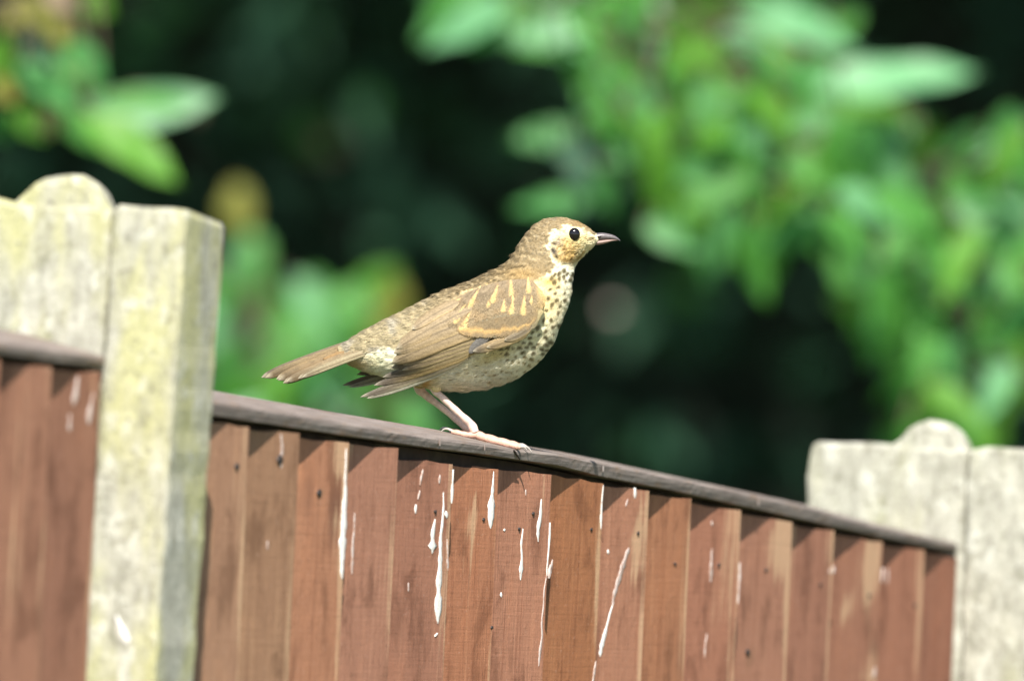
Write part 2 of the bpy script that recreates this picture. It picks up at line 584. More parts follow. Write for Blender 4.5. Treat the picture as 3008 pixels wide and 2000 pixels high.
PROUD = 0.0025                                # the thick edges stand a little proud of the cap rail
R0 = 0.0140                                  # thickness of a board's thick edge
EDGES = [(590, 1205), (736, 1232), (883, 1263), (1028, 1300), (1173, 1319), (1333, 1362), (1467, 1380), (1623, 1393), (1775, 1418),
         (1911, 1432), (2034, 1463), (2180, 1496), (2331, 1528), (2454, 1554), (2596, 1586), (2719, 1614), (2838, 1640)]
WEAR = [  # px, py, rx, ry, amount : bare (+) and green-grey (-) places on the stain
    (1000, 1420, 26, 330, .75), (1015, 1300, 22, 60, .6), (905, 1320, 40, 60, -.45), (860, 1600, 18, 260, .35), (705, 1400, 30, 280, .4), (720, 1800, 22, 200, .35),
    (1300, 1420, 14, 160, .25), (1250, 1380, 30, 60, .2), (1385, 1570, 22, 120, .55), (1395, 1500, 14, 60, .5), (1350, 1900, 40, 160, .28), (1370, 1750, 20, 90, .3),
    (1590, 1430, 22, 80, .35), (1600, 1520, 14, 90, .4), (1540, 1640, 24, 200, .25), (1870, 1640, 14, 90, .85), (1860, 1560, 16, 40, .7), (1890, 1500, 22, 60, .35), (1870, 1850, 22, 120, .3),
    (2010, 1650, 10, 420, .75), (2020, 1800, 8, 300, .5), (2150, 1600, 18, 130, .75), (2110, 1800, 22, 160, .75), (2160, 1500, 30, 60, .35), (2290, 1620, 30, 80, .85), (2240, 1640, 14, 50, .7), (2305, 1760, 14, 220, .7), (2300, 1550, 40, 50, .55),
    (2430, 1610, 18, 60, .4), (2545, 1680, 24, 130, .85), (2490, 1790, 16, 70, .8), (2575, 1620, 18, 120, .7), (2530, 1960, 30, 60, .7), (2700, 1750, 12, 240, .5), (2660, 1700, 16, 90, .35), (2640, 1950, 60, 60, .3),
    (1640, 1880, 50, 170, -.3), (800, 1620, 60, 200, -.25), (770, 1870, 60, 20, -.9), (1690, 1740, 60, 8, -.9), (2210, 1930, 20, 30, -.6), (1520, 1540, 12, 40, -.9), (60, 1400, 30, 500, .35), (30, 1700, 40, 200, .3), (820, 1480, 60, 10, -.8), (950, 1450, 60, 10, -.6), (960, 1560, 50, 6, -.6)]


def wear_at(px, py):
    w = np.zeros(px.shape)
    for x, y, rx, ry, a in WEAR:
        w += a * np.exp(-((px - x + (py - y) * 0.045) / rx) ** 2 - ((py - y) / ry) ** 2)
    return w


TONES = [(160, 118, 96), (158, 120, 98), (150, 114, 90), (170, 116, 90), (164, 114, 96), (158, 106, 88), (168, 108, 80), (174, 118, 96), (156, 98, 64), (170, 116, 94),
         (158, 104, 76), (164, 108, 88), (160, 110, 92), (146, 98, 82), (150, 100, 82), (150, 98, 80), (128, 82, 68)]


class Panel:
    def __init__(self, label, edges, rail, rail_s0, rail_s1, group, s_first=None):
        self.root = thing('fence_panel', label, 'fence', tuple(W(0.0, 0.0, GZ)), FROT, group)
        self.rail = rail
        self.dz = -GZ
        sr = []; zt = []
        for (x, y) in edges:
            s, z = on_n(x, y, PROUD)
            sr.append(float(s)); zt.append(float(z))
        self.sr, self.zt = sr, zt
        self.tones = TONES
        self.first = s_first if s_first is not None else sr[0] - 0.08

    def front_n(self, s):
        s = np.asarray(s, float)
        e = np.array([self.first] + self.sr)
        k = np.clip(np.searchsorted(e, s, side='left'), 1, len(e) - 1)
        return PROUD - R0 * (1 - (s - e[k - 1]) / (e[k] - e[k - 1]))

    def boards(self, last_clip=None):
        e = [self.first] + self.sr
        for k in range(1, len(e)):
            a, b_ = e[k - 1], e[k]
            if last_clip is not None:
                b2 = min(b_, last_clip)
            else:
                b2 = b_
            if b2 - a < 0.004:
                continue
            wd = b_ - a
            ztop = min(self.zt[k - 1], float(self.rail.bottom(np.array(b_))) - 0.0036)
            lean = (random.random() - 0.5) * 0.012
            ns, nz = 9, 34
            ss = np.concatenate([[a - 0.012], np.linspace(a, b2 - 0.0012, ns - 2), [b2]])
            tz = np.linspace(0, 1, nz) ** 1.9
            zz = ztop + (GZ + 0.04 - ztop) * tz
            S_, Z_ = np.meshgrid(ss, zz, indexing='ij')
            slope = float((self.rail.bottom(np.array(b_)) - self.rail.bottom(np.array(a))) / (b_ - a))
            Z_ = Z_ + (S_ - b_) * slope * 0.75 * np.clip(1 - tz * 6, 0, 1)[None]
            nfr = PROUD - R0 * (1 - (S_ - a) / wd)
            nfr = nfr + (vnoise(S_ * 50 + k * 9, Z_ * 9, 11) - 0.5) * 0.0003
            nfr[-1, :] -= 0.0007
            cup = (vnoise(np.full(Z_.shape, k * 3.3), Z_ * 4, 12) - 0.5) * 0.0003
            nfr = nfr + cup
            nbk = np.minimum(PROUD - R0 - 0.0004 + 0 * S_, nfr - 0.0028)
            nbk = np.where(S_ < a + 0.014, nfr - 0.0028, nbk)
            top_j = (vnoise(S_ * 90 + k, 0 * S_, 13) - 0.5) * 0.0016
            Z2 = Z_.copy(); Z2[:, 0] += top_j[:, 0]
            lean_s = (Z_ - ztop) * lean
            SL = S_ + lean_s
            Vf = np.stack([SL, -nfr, Z2 + self.dz], -1).reshape(-1, 3)
            Vb = np.stack([SL, -nbk, Z2 + self.dz], -1).reshape(-1, 3)
            pxy = proj(W(SL, nfr, Z_).reshape(-1, 3))
            wear_and_edge_light = wear_at(*pxy)
            uu = ((S_ - a) / wd).ravel()
            wear_and_edge_light = wear_and_edge_light + sm(.90, 1.0, uu) * (0.15 + .7 * vnoise(0 * uu + k * 5.1, Z_.ravel() * 14, 15))  # pale right edges: real wear plus the lit arris, painted in together
            tone = np.tile(srgb(np.array(self.tones[(k - 1) % len(self.tones)], float) * .74 + np.array([150, 112, 88.]) * .26) * np.array([.92, .925, .88]) * 1.0, (2 * ns * nz, 1))
            wear_and_edge_light = np.concatenate([wear_and_edge_light, wear_and_edge_light * 0])
            m = ns * nz
            F = [tuple(reversed(f)) for f in grid_faces(ns, nz)] + grid_faces(ns, nz, base=m)
            idx = lambda i, j: i * nz + j
            for i in range(ns - 1):
                F.append((idx(i, 0), idx(i + 1, 0), idx(i + 1, 0) + m, idx(i, 0) + m))
                F.append((idx(i + 1, nz - 1), idx(i, nz - 1), idx(i, nz - 1) + m, idx(i + 1, nz - 1) + m))
            for j in range(nz - 1):
                F.append((idx(0, j + 1), idx(0, j), idx(0, j) + m, idx(0, j + 1) + m))
                F.append((idx(ns - 1, j), idx(ns - 1, j + 1), idx(ns - 1, j + 1) + m, idx(ns - 1, j) + m))
            o = mesh_obj('board', np.concatenate([Vf, Vb]), F, M_BOARD, self.root, smooth=False, wear_and_edge_light=wear_and_edge_light, cols=tone)
            bm = bmesh.new(); bm.from_mesh(o.data); bmesh.ops.recalc_face_normals(bm, faces=bm.faces); bm.to_mesh(o.data); bm.free()

    def on_board(self, px, py):
        px = np.asarray(px, float); py = np.asarray(py, float)
        r = ray(px, py)
        e = [self.first] + self.sr
        best_t = np.full(px.shape, 1e9); S_ = np.zeros(px.shape); N_ = np.zeros(px.shape); Z_ = np.zeros(px.shape)
        c_n = (CAMP - O) @ NV; c_s = (CAMP - O) @ DV
        for k in range(1, len(e)):
            a, b_ = e[k - 1], e[k]
            g = R0 / (b_ - a)                       # n = PROUD - R0 + g * (s - a)
            t = (PROUD - R0 + g * (c_s - a) - c_n) / (r @ NV - g * (r @ DV))
            P = CAMP + r * t[..., None] - O
            s = P @ DV
            ok = (s > a - 1e-4) & (s <= b_ + 2e-3) & (t < best_t)
            best_t = np.where(ok, t, best_t)
            S_ = np.where(ok, s, S_); N_ = np.where(ok, P @ NV, N_); Z_ = np.where(ok, P[..., 2], Z_)
        return S_, N_, Z_

    def streak(self, x0, y0, x1, y1, w0, w1, mat, bulge=0.7):
        ln = math.hypot(x1 - x0, y1 - y0)
        m = max(5, int(ln / 10))
        t = np.linspace(0, 1, m)
        seed = int(x0 * 3 + y0)
        cx = x0 + (x1 - x0) * t + (vnoise(t * ln / 45, 0 * t, seed) - 0.5) * 5
        cy = y0 + (y1 - y0) * t
        up = np.clip(t / bulge, 0, 1); dn = np.clip((1 - t) / (1 - bulge), 0, 1)
        prof = np.where(t < bulge, w0 * .45 + (w1 - w0 * .45) * up ** 1.6, w1 * dn ** .55) * np.minimum(1, up * 6 + .15)
        prof = prof * (0.50 + 0.95 * vnoise(t * ln / 13, 0 * t, seed + 5)) / 2 + 0.25
        V = []
        for off, th in ((-1, 0.0), (-0.5, 0.0001), (0, 0.00012), (0.5, 0.0001), (1, 0.0)):
            s, n, z = self.on_board(cx + off * prof, cy)
            V.append(np.stack([s, -(n + th + 0.00030), z + self.dz], -1))
        V = np.stack(V, 1)
        back = V[:, [0, 4]].copy(); back[:, :, 1] += 0.0012
        VV = np.concatenate([V, back[:, ::-1]], 1)
        o = mesh_obj('bird_dropping', VV.reshape(-1, 3), grid_faces(m, 7, True), mat, self.root)
        return o

    def nail(self, px, py, r=0.0017):
        s, n, z = self.on_board(np.array(px), np.array(py))
        V = []; F = []
        for rr, th in ((1.0, -0.001), (1.0, 0.0007), (0.75, 0.0008)):
            for k in range(10):
                a = 2 * math.pi * k / 10
                V.append((s + 1.6 * rr * r * math.cos(a), -(n + th), z + self.dz + (1.1 + .5 * math.sin(a + px)) * rr * r * math.sin(a)))
        F = grid_faces(3, 10, True) + [tuple(range(20, 30))]
        mesh_obj('nail', V, F, M_NAIL, self.root)

    def batten(self, s0, s1, ztop_f, h, n0=-0.0125, n1=-0.038, name='arris_rail'):
        V = []
        for s in np.linspace(s0, s1, 12):
            zt = float(ztop_f(np.array(s)))
            for n, z in ((n0, zt), (n0, zt - h), (n1, zt - h), (n1, zt)):
                V.append((s, -n, z + self.dz))
        F = grid_faces(12, 4, True) + [(0, 1, 2, 3), (47, 46, 45, 44)]
        o = mesh_obj(name, V, F, M_BATTEN, self.root, smooth=False)
        bm = bmesh.new(); bm.from_mesh(o.data); bmesh.ops.recalc_face_normals(bm, faces=bm.faces); bm.to_mesh(o.data); bm.free()


main = Panel('long red brown featheredge fence panel with white droppings, between the two concrete posts', EDGES, RAIL, 0, 0,
             'fence panels in concrete posts', s_first=S_L + POST_W - 0.02)
main.boards(last_clip=S_R - 0.001)
RAIL.build(S_L + POST_W + 0.001, S_R - 0.0015, main.root)
main.batten(S_L + POST_W + 0.002, S_R - 0.003, lambda s: RAIL.bottom(s) - 0.0008, 0.05, name='top_batten')
main.batten(S_L + POST_W + 0.002, S_R - 0.003, lambda s: RAIL.bottom(s) - 0.80, 0.06, name='middle_batten')

sl_edges = []
s156, z156 = on_n(156, 1066, -0.001)
pitch = 0.088
e_s = [float(s156) - pitch * k for k in (4, 3, 2, 1)] + [float(s156)]
left = Panel('blurred red brown fence panel at the left edge, ending at the nearer concrete post', [(156, 1066), (299, 1096)], LRAIL, 0, 0,
             'fence panels in concrete posts')
zs = [float(z156) + 0.016 * k for k in (4, 3, 2, 1)]
left.sr = e_s[:-1] + left.sr
left.zt = zs + left.zt
left.first = left.sr[0] - pitch
left.tones = [(150, 100, 82), (142, 96, 80), (156, 104, 84), (150, 98, 80), (152, 106, 88), (132, 90, 76)]
left.boards(last_clip=S_L - 0.001)
LRAIL.build(left.first, S_L - 0.0015, left.root)
left.batten(left.first, S_L - 0.003, lambda s: LRAIL.bottom(s) - 0.0008, 0.05, name='top_batten')
left.batten(left.first, S_L - 0.003, lambda s: LRAIL.bottom(s) - 0.80, 0.06, name='middle_batten')


def c6(x, y): return 1000 + .5102 * x, 1200 + .5102 * y
def c7(x, y): return 2000 + .5422 * x, 1150 + .5422 * y
def c5(x, y): return .574 * x, 1100 + .574 * y


for f, a, b_, w0, w1, mt, bl in [
        (c6, (879, 360), (863, 690), 10, 42, 'w', .62), (c6, (592, 480), (558, 1235), 14, 36, 'w', .86), (c6, (541, 635), (528, 832), 14, 42, 'w', .8),
        (c6, (1048, 690), (1036, 985), 14, 24, 'w', .85), (c6, (1656, 800), (1560, 1130), 60, 44, 'f', .3), (c6, (1568, 1110), (1492, 1425), 18, 22, 'w', .92),
        (c6, (1210, 655), (1186, 960), 14, 8, 'w', .5), (c6, (1182, 960), (1142, 1480), 8, 18, 'f', .9), (c6, (648, 350), (637, 545), 9, 16, 'w', .7), (c6, (1156, 520), (1136, 765), 12, 20, 'w', .6),
        (c6, (34, 230), (6, 980), 20, 36, 'w', .7), (c6, (1513, 440), (1495, 692), 8, 12, 'w', .8), (c6, (1700, 455), (1697, 515), 14, 20, 'w', .6),
        (c6, (472, 350), (458, 440), 12, 14, 'f', .5), (c6, (452, 470), (445, 520), 10, 12, 'f', .5), (c6, (434, 550), (432, 602), 16, 16, 'w', .5), (c6, (612, 588), (614, 630), 18, 20, 'w', .5),
        (c6, (618, 750), (615, 930), 10, 16, 'f', .8), (c6, (391, 1000), (391, 1050), 10, 12, 'f', .5), (c6, (922, 1055), (922, 1085), 9, 12, 'w', .5),
        (c6, (1465, 1450), (1450, 1590), 20, 18, 'f', .4), (c6, (1222, 868), (1204, 975), 14, 18, 'f', .5), (c6, (572, 380), (568, 430), 12, 14, 'f', .5), 
        (c6, (1068, 465), (1066, 500), 12, 10, 'f', .5),  (c6, (1536, 810), (1536, 835), 12, 12, 'w', .5), (c6, (80, 600), (62, 950), 14, 18, 'f', .6), 
          (c6, (1650, 520), (1640, 560), 10, 10, 'f', .5), (c6, (945, 690), (942, 705), 10, 10, 'w', .5), (c6, (560, 1290), (545, 1310), 10, 10, 'w', .5),
        (c7, (170, 850), (158, 1030), 16, 22, 'f', .7), (c7, (136, 1310), (128, 1440), 8, 9, 'f', .5), (c7, (318, 925), (310, 1150), 20, 12, 'f', .3), (c7, (1097, 955), (1090, 1030), 10, 12, 'f', .6), (c7, (1125, 955), (1113, 1040), 10, 12, 'f', .6),
        (c7, (826, 945), (822, 985), 12, 14, 'f', .5), (c7, (808, 955), (806, 985), 10, 10, 'f', .5), (c7, (1052, 1490), (1046, 1550), 26, 30, 'f', .6), (c7, (170, 700), (168, 725), 10, 10, 'f', .5),
        (c5, (1370, 850), (1370, 895), 22, 26, 'f', .6), (c5, (1440, 300), (1440, 480), 22, 24, 'f', .5)]:
    x0, y0 = f(*a); x1, y1 = f(*b_)
    k = .44 if mt == 'w' else .30
    main.streak(x0, y0, x1, y1, w0 * k, w1 * k, M_DROP if mt == 'w' else M_DROPF, bl)
for a, b_, w0, w1 in [((474, 90), (456, 255), 22, 46), ((398, 10), (372, 160), 30, 36), ((360, 200), (356, 290), 26, 20)]:
    x0, y0 = c5(*a); x1, y1 = c5(*b_)
    left.streak(x0, y0, x1, y1, w0 * .40, w1 * .40, M_DROPF, .7)
for q in [(545, 590), (822, 640), (1108, 606), (1442, 695), (1712, 718), (1925, 890), (1028, 690), (870, 1260)]:
    main.nail(*c6(*q), r=0.0009)
for q in [(460, 968), (755, 1045), (205, 940), (1018, 1105), (1268, 1155)]:
    main.nail(*c7(*q), r=0.0009)
main.nail(*c7(362, 1405), r=0.0018)
main.nail(*c5(1432, 440), r=0.0024); main.nail(*c5(1632, 610), r=0.0018); main.nail(*c5(1212, 470), r=0.0018)


# white marks on the cap rail (small dried drips on its front edge)
def rail_mark(px, py, w, h, mat=M_DROPF):
    V = []
    m = 6
    for i in range(m):
        t = i / (m - 1)
        ww = w * (0.5 + 0.6 * math.sin(math.pi * (0.15 + 0.7 * t)))
        for off, th in ((-1, 0.0002), (0, 0.0004), (1, 0.0002)):
            s, z = on_n(px + off * ww / 3.2, py + h * (t - .5), 0.0008)
            V.append((float(s), -(0.0006 + th), float(z) - GZ))
    mesh_obj('bird_dropping', V, grid_faces(m, 3), mat, main.root)


for x, y, w, h in [(1292, 1298, 7, 22), (1424, 1314, 6, 16), (1772, 1376, 7, 18), (2228, 1474, 7, 22)]:
    rail_mark(x, y, w, h)
# dark strip standing in for the claw's shadow on the cap rail
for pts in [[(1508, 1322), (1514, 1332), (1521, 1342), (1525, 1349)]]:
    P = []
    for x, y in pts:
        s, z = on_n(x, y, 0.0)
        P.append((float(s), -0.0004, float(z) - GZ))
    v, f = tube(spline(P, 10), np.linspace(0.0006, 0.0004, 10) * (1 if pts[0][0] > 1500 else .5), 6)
    mesh_obj('claw_shadow', v, f, M_NAIL, main.root)


# ------------------------------------------------------------------ concrete posts
def extrude_outline(name, nz, depth, mat, parent, jit=0.0012, bev=0.004, smin=0.0, slope=0.007):
    """outline in (n,z), pushed along the fence by depth, roughened and bevelled"""
    P = np.asarray(nz, float)
    out = []
    m = len(P)
    for k in range(m):
        a = P[k]; b_ = P[(k + 1) % m]
        L = np.linalg.norm(b_ - a)
        near_top = max(a[1], b_[1]) > P[:, 1].max() - 0.55
        st = max(1, int(L / (0.009 if near_top else 0.2))) if L < 0.7 or not near_top else int(L / 0.012)
        for t in range(st):
            out.append(a + (b_ - a) * t / st)
    out = np.array(out)
    out += (RNG.random(out.shape) - .5) * jit
    out[:, 0] += (vnoise(out[:, 1] * 40, out[:, 0] * 40, 21) - .5) * jit * 1.2
    out[:, 1] += (vnoise(out[:, 1] * 40, out[:, 0] * 60, 22) - .5) * jit * 1.2
    bm = bmesh.new()
    ztp = out[:, 1].max()
    front = [bm.verts.new((smin, -n, z)) for n, z in out]
    back = [bm.verts.new((smin + depth, -n, z - (slope if z > ztp - 0.03 else 0))) for n, z in out]
    k = len(front)
    ff = bm.faces.new(front); fb = bm.faces.new(list(reversed(back)))
    for i in range(k):
        j = (i + 1) % k
        bm.faces.new((front[j], front[i], back[i], back[j]))
    rim = [e for e in bm.edges if (e in ff.edges or e in fb.edges)]
    bmesh.ops.recalc_face_normals(bm, faces=bm.faces)
    bmesh.ops.bevel(bm, geom=rim, offset=bev, segments=2, profile=0.6, affect='EDGES', clamp_overlap=True)
    bmesh.ops.triangulate(bm, faces=[f for f in bm.faces if len(f.verts) > 4])
    me = bpy.data.meshes.new(name)
    bm.to_mesh(me); bm.free()
    me.materials.append(mat)
    o = bpy.data.objects.new(name, me); o.parent = parent
    C.objects.link(o)
    return o


def post(label, s0, back_px, front_px, mat, lean_px, knob_px):
    root = thing('concrete_post', label, 'fence post', tuple(W(s0, 0.0, GZ)), FROT, 'concrete fence posts')

    def conv(pl):
        n, z = on_s(np.array([p[0] for p in pl], float), np.array([p[1] for p in pl], float), s0)
        return np.stack([n, z - GZ], -1)
    bp = conv(back_px); fp = conv(front_px)
    (x0, y0), (x1, y1) = lean_px
    a, b_ = conv([(x0, y0), (x1, y1)])
    sl = (b_[0] - a[0]) / (b_[1] - a[1])
    def close(P):
        e = P[-1]; s_ = P[0]
        return np.concatenate([P, [[e[0] + sl * (0.0 - 0.05 - e[1]), -0.05], [s_[0] + sl * (-0.05 - s_[1]), -0.05]]])
    B = close(bp); Fp = close(fp)
    extrude_outline('back_flange', B, POST_W, mat, root, bev=0.005)
    extrude_outline('front_flange', Fp, POST_W, mat, root, bev=0.006, smin=-0.002)
    extrude_outline('knob', conv(knob_px), 0.024, mat, root, bev=0.008, smin=0.001, slope=0.004)
    zt = min(B[:, 1].max(), Fp[:, 1].max()) - 0.02
    x = (bp[-1][0] + fp[0][0]) / 2
    zj = (bp[-1][1] + fp[0][1]) / 2
    Wb = np.array([[x - .012 + sl * (zt - zj), zt], [x + .012 + sl * (zt - zj), zt], [x + .012 + sl * (-.05 - zj), -.05], [x - .012 + sl * (-.05 - zj), -.05]])
    extrude_outline('web', Wb, POST_W - 0.016, mat, root, bev=0.001, smin=0.008)
    return root


post_l = post('yellow lichened concrete post with a rounded knob, standing left of the bird', S_L,
              [(-215, 560), (-190, 548), (-80, 563), (-10, 580), (36, 591), (120, 596), (220, 602), (318, 608), (332, 613)],
              [(340, 616), (346, 607), (356, 602), (420, 602), (505, 607), (548, 617), (556, 632)], M_POST_L, ((338, 640), (246, 1900)),
              [(30, 640), (34, 590), (66, 562), (95, 536), (125, 520), (160, 511), (200, 508), (232, 513), (260, 528), (283, 552), (300, 584), (312, 606), (314, 650)])
post_r = post('grey lichened concrete post with a rounded knob at the far right end of the panel', S_R,
              [(2366, 1400), (2370, 1370), (2376, 1330), (2386, 1306), (2404, 1297), (2490, 1295), (2560, 1301), (2622, 1304), (2730, 1310), (2828, 1314), (2840, 1322)],
              [(2847, 1326), (2853, 1317), (2900, 1313), (2960, 1312), (3030, 1316), (3040, 1326)], M_POST_R, ((2843, 1330), (2822, 1990)),
              [(2614, 1340), (2620, 1302), (2640, 1281), (2662, 1254), (2690, 1234), (2722, 1226), (2752, 1227), (2780, 1236), (2802, 1254), (2818, 1280), (2828, 1306), (2830, 1345)])


# dried droppings on the left post
def post_mark(pts, w, parent, s0, mat=M_DROP):
    P = spline(pts, 12)
    V = []
    for i, (x, y) in enumerate(P):
        t = i / 11
        ww = w * (0.35 + 0.65 * sm(0.1, .7, np.array(t))) * math.sqrt(max(0.02, 1 - max(0, (t - .75) / .26) ** 2)) * (0.8 + .4 * random.random())
        for off, th in ((-1, 0.0), (-.5, .0004), (0, .0006), (.5, .0004), (1, 0.0)):
            n, z = on_s(np.array(x + off * ww / 2), np.array(y), s0 - 0.003)
            V.append((-0.0022 - th, -float(n), float(z) - GZ))
    mesh_obj('bird_dropping', V, grid_faces(12, 5), mat, parent)


post_mark([(340, 1806), (352, 1840), (372, 1888)], 26, post_l, S_L)
# ------------------------------------------------------------------ the song thrush
YB = 0.02                                   # the bird stands side-on in this plane
K = 0.78                                    # lit photo colour -> surface colour
def cs(x, y):                               # measuring crop -> photo pixel
    return 750 + np.asarray(x, float) / 2.0909, 600 + np.asarray(y, float) / 2.0909
def sc_(px, py):
    return (np.asarray(px, float) - 750) * 2.0909, (np.asarray(py, float) - 600) * 2.0909


bird_loc = at(np.array(1430.0), np.array(1275.0), YB)
bird = thing('song_thrush', 'young brown song thrush with spotted cream breast, perched on the sloping fence top', 'bird', tuple(bird_loc))
SECT = np.array([  # top x,y ; bottom x,y ; half width (all in crop pixels)
    (505, 872, 520, 950, 40), (560, 838, 600, 996, 78), (640, 790, 690, 1032, 122), (740, 735, 790, 1066, 166), (850, 680, 900, 1094, 206),
    (960, 625, 1020, 1122, 236), (1060, 575, 1130, 1142, 255), (1150, 530, 1250, 1150, 266), (1240, 498, 1370, 1141, 270), (1320, 468, 1480, 1116, 268),
    (1390, 434, 1590, 1078, 261), (1450, 408, 1690, 1016, 249), (1500, 384, 1775, 936, 234), (1540, 352, 1838, 842, 217), (1570, 318, 1880, 738, 199),
    (1592, 288, 1916, 640, 180), (1614, 250, 1942, 552, 162), (1642, 205, 1950, 474, 149), (1674, 163, 1955, 425, 141), (1712, 124, 1967, 385, 136),
    (1754, 99, 1988, 350, 133), (1802, 85, 2012, 324, 130), (1858, 80, 2032, 304, 126), (1906, 85, 2047, 289, 118), (1956, 97, 2062, 275, 106),
    (2004, 117, 2074, 262, 90), (2048, 144, 2087, 250, 68), (2082, 170, 2098, 241, 46), (2103, 187, 2108, 232, 26)], float)


PALE = [(2105, 200), (2060, 182), (2010, 152), (1960, 134), (1900, 128), (1845, 146), (1800, 185), (1788, 240), (1803, 300), (1825, 360), (1838, 395), (1790, 430), (1740, 455), (1700, 500),
        (1690, 620), (1600, 800), (1300, 940), (1000, 990), (850, 880), (800, 878), (700, 908), (600, 945), (480, 985), (560, 1080), (1000, 1250), (1500, 1250), (1900, 1050), (2050, 600), (2050, 420), (2200, 250)]
SPOTREG = [(1850, 395), (1945, 410), (1960, 500), (1955, 580), (1900, 740), (1810, 900), (1700, 1010), (1560, 1085), (1420, 1100), (1300, 1060), (1270, 1000), (1400, 930), (1580, 850), (1690, 760), (1730, 660), (1770, 590), (1800, 500), (1820, 440)]


DROPS = [  # buff shaft streaks of the wing coverts: top, bottom, width (photo pixels)
    (1500.7, 824, 1500.7, 867, 9), (1551, 822, 1553, 860, 9), (1459, 848, 1446, 887, 10), (1400, 860, 1380, 899, 9), (1346, 881, 1306, 908, 9), (1359, 906, 1336, 945, 12), (1376, 928, 1358, 969, 13),
    (1480, 888, 1478, 914, 9), (1505.4, 889, 1502, 919, 11), (1540, 876, 1536, 925, 11), (1505, 868, 1506, 884, 6), (1434, 886, 1434, 902, 7), (1377, 900, 1373, 911, 6), (1584, 826, 1586, 846, 5), (1562, 872, 1560, 890, 6),
    (1424, 830, 1432, 833, 5), (1404, 842, 1412, 843, 5), (1378, 850, 1388, 848, 5), (1364, 856, 1372, 853, 4), (1490, 804, 1482, 806, 5), (1448, 822, 1440, 825, 5), (1350, 862, 1362, 857, 4)]


def drops_on(col, px, py):
    for x0, y0, x1, y1, w in DROPS:
        x0, y0 = x0 + (x0 - x1) * .35, y0 + (y0 - y1) * .35
        ex, ey = x1 - x0, y1 - y0
        L2 = ex * ex + ey * ey
        t = ((px - x0) * ex + (py - y0) * ey) / L2
        d = np.abs((px - x0) * ey - (py - y0) * ex) / math.sqrt(L2)
        wid = w * 0.84 * (0.10 + 0.98 * np.clip(t, 0, 1) ** 1.2)
        endr = np.sqrt(np.clip(1 - ((t - 0.86) / 0.22).clip(0) ** 2, 0, 1))
        f = (sm(1.6, .3, d / (wid * endr + 0.01)) * sm(-.02, .25, t) * (t < 1.1) * .92)[..., None]
        col = col * (1 - f) + np.array([238, 204, 138.]) * f
    return col


def make_spots():
    pts = []
    rr = np.random.default_rng(11)
    for _ in range(9000):
        x = rr.uniform(1250, 1970); y = rr.uniform(390, 1110)
        if poly_sd(SPOTREG, np.array([x]), np.array([y]))[0] < 2:
            continue
        low = sm(0, 1, np.array((x - 1250) / 500 - (y - 900) / 260)) if y > 900 else np.array(1.0)
        dmin = 40 + 24 * (1 - low)
        if y < 480: dmin = 26
        if y > 820 and x > 1500: dmin = 31
        if all((x - a) ** 2 + (y - b) ** 2 > dmin ** 2 for a, b, *_ in pts):
            sz = (0.55 + 0.50 * float(low)) * rr.uniform(0.7, 1.3)
            ang = math.radians(rr.uniform(95, 150) if y < 800 else rr.uniform(150, 200))
            pts.append((x, y, sz, ang))
    for x, y in [(1300, 1040), (1238, 1042), (1362, 1062), (1200, 1080), (1395, 1050), (1440, 1058), (1470, 1052)]:
        pts.append((x, y, .55, 2.8))
    return pts


SPOTS = make_spots()


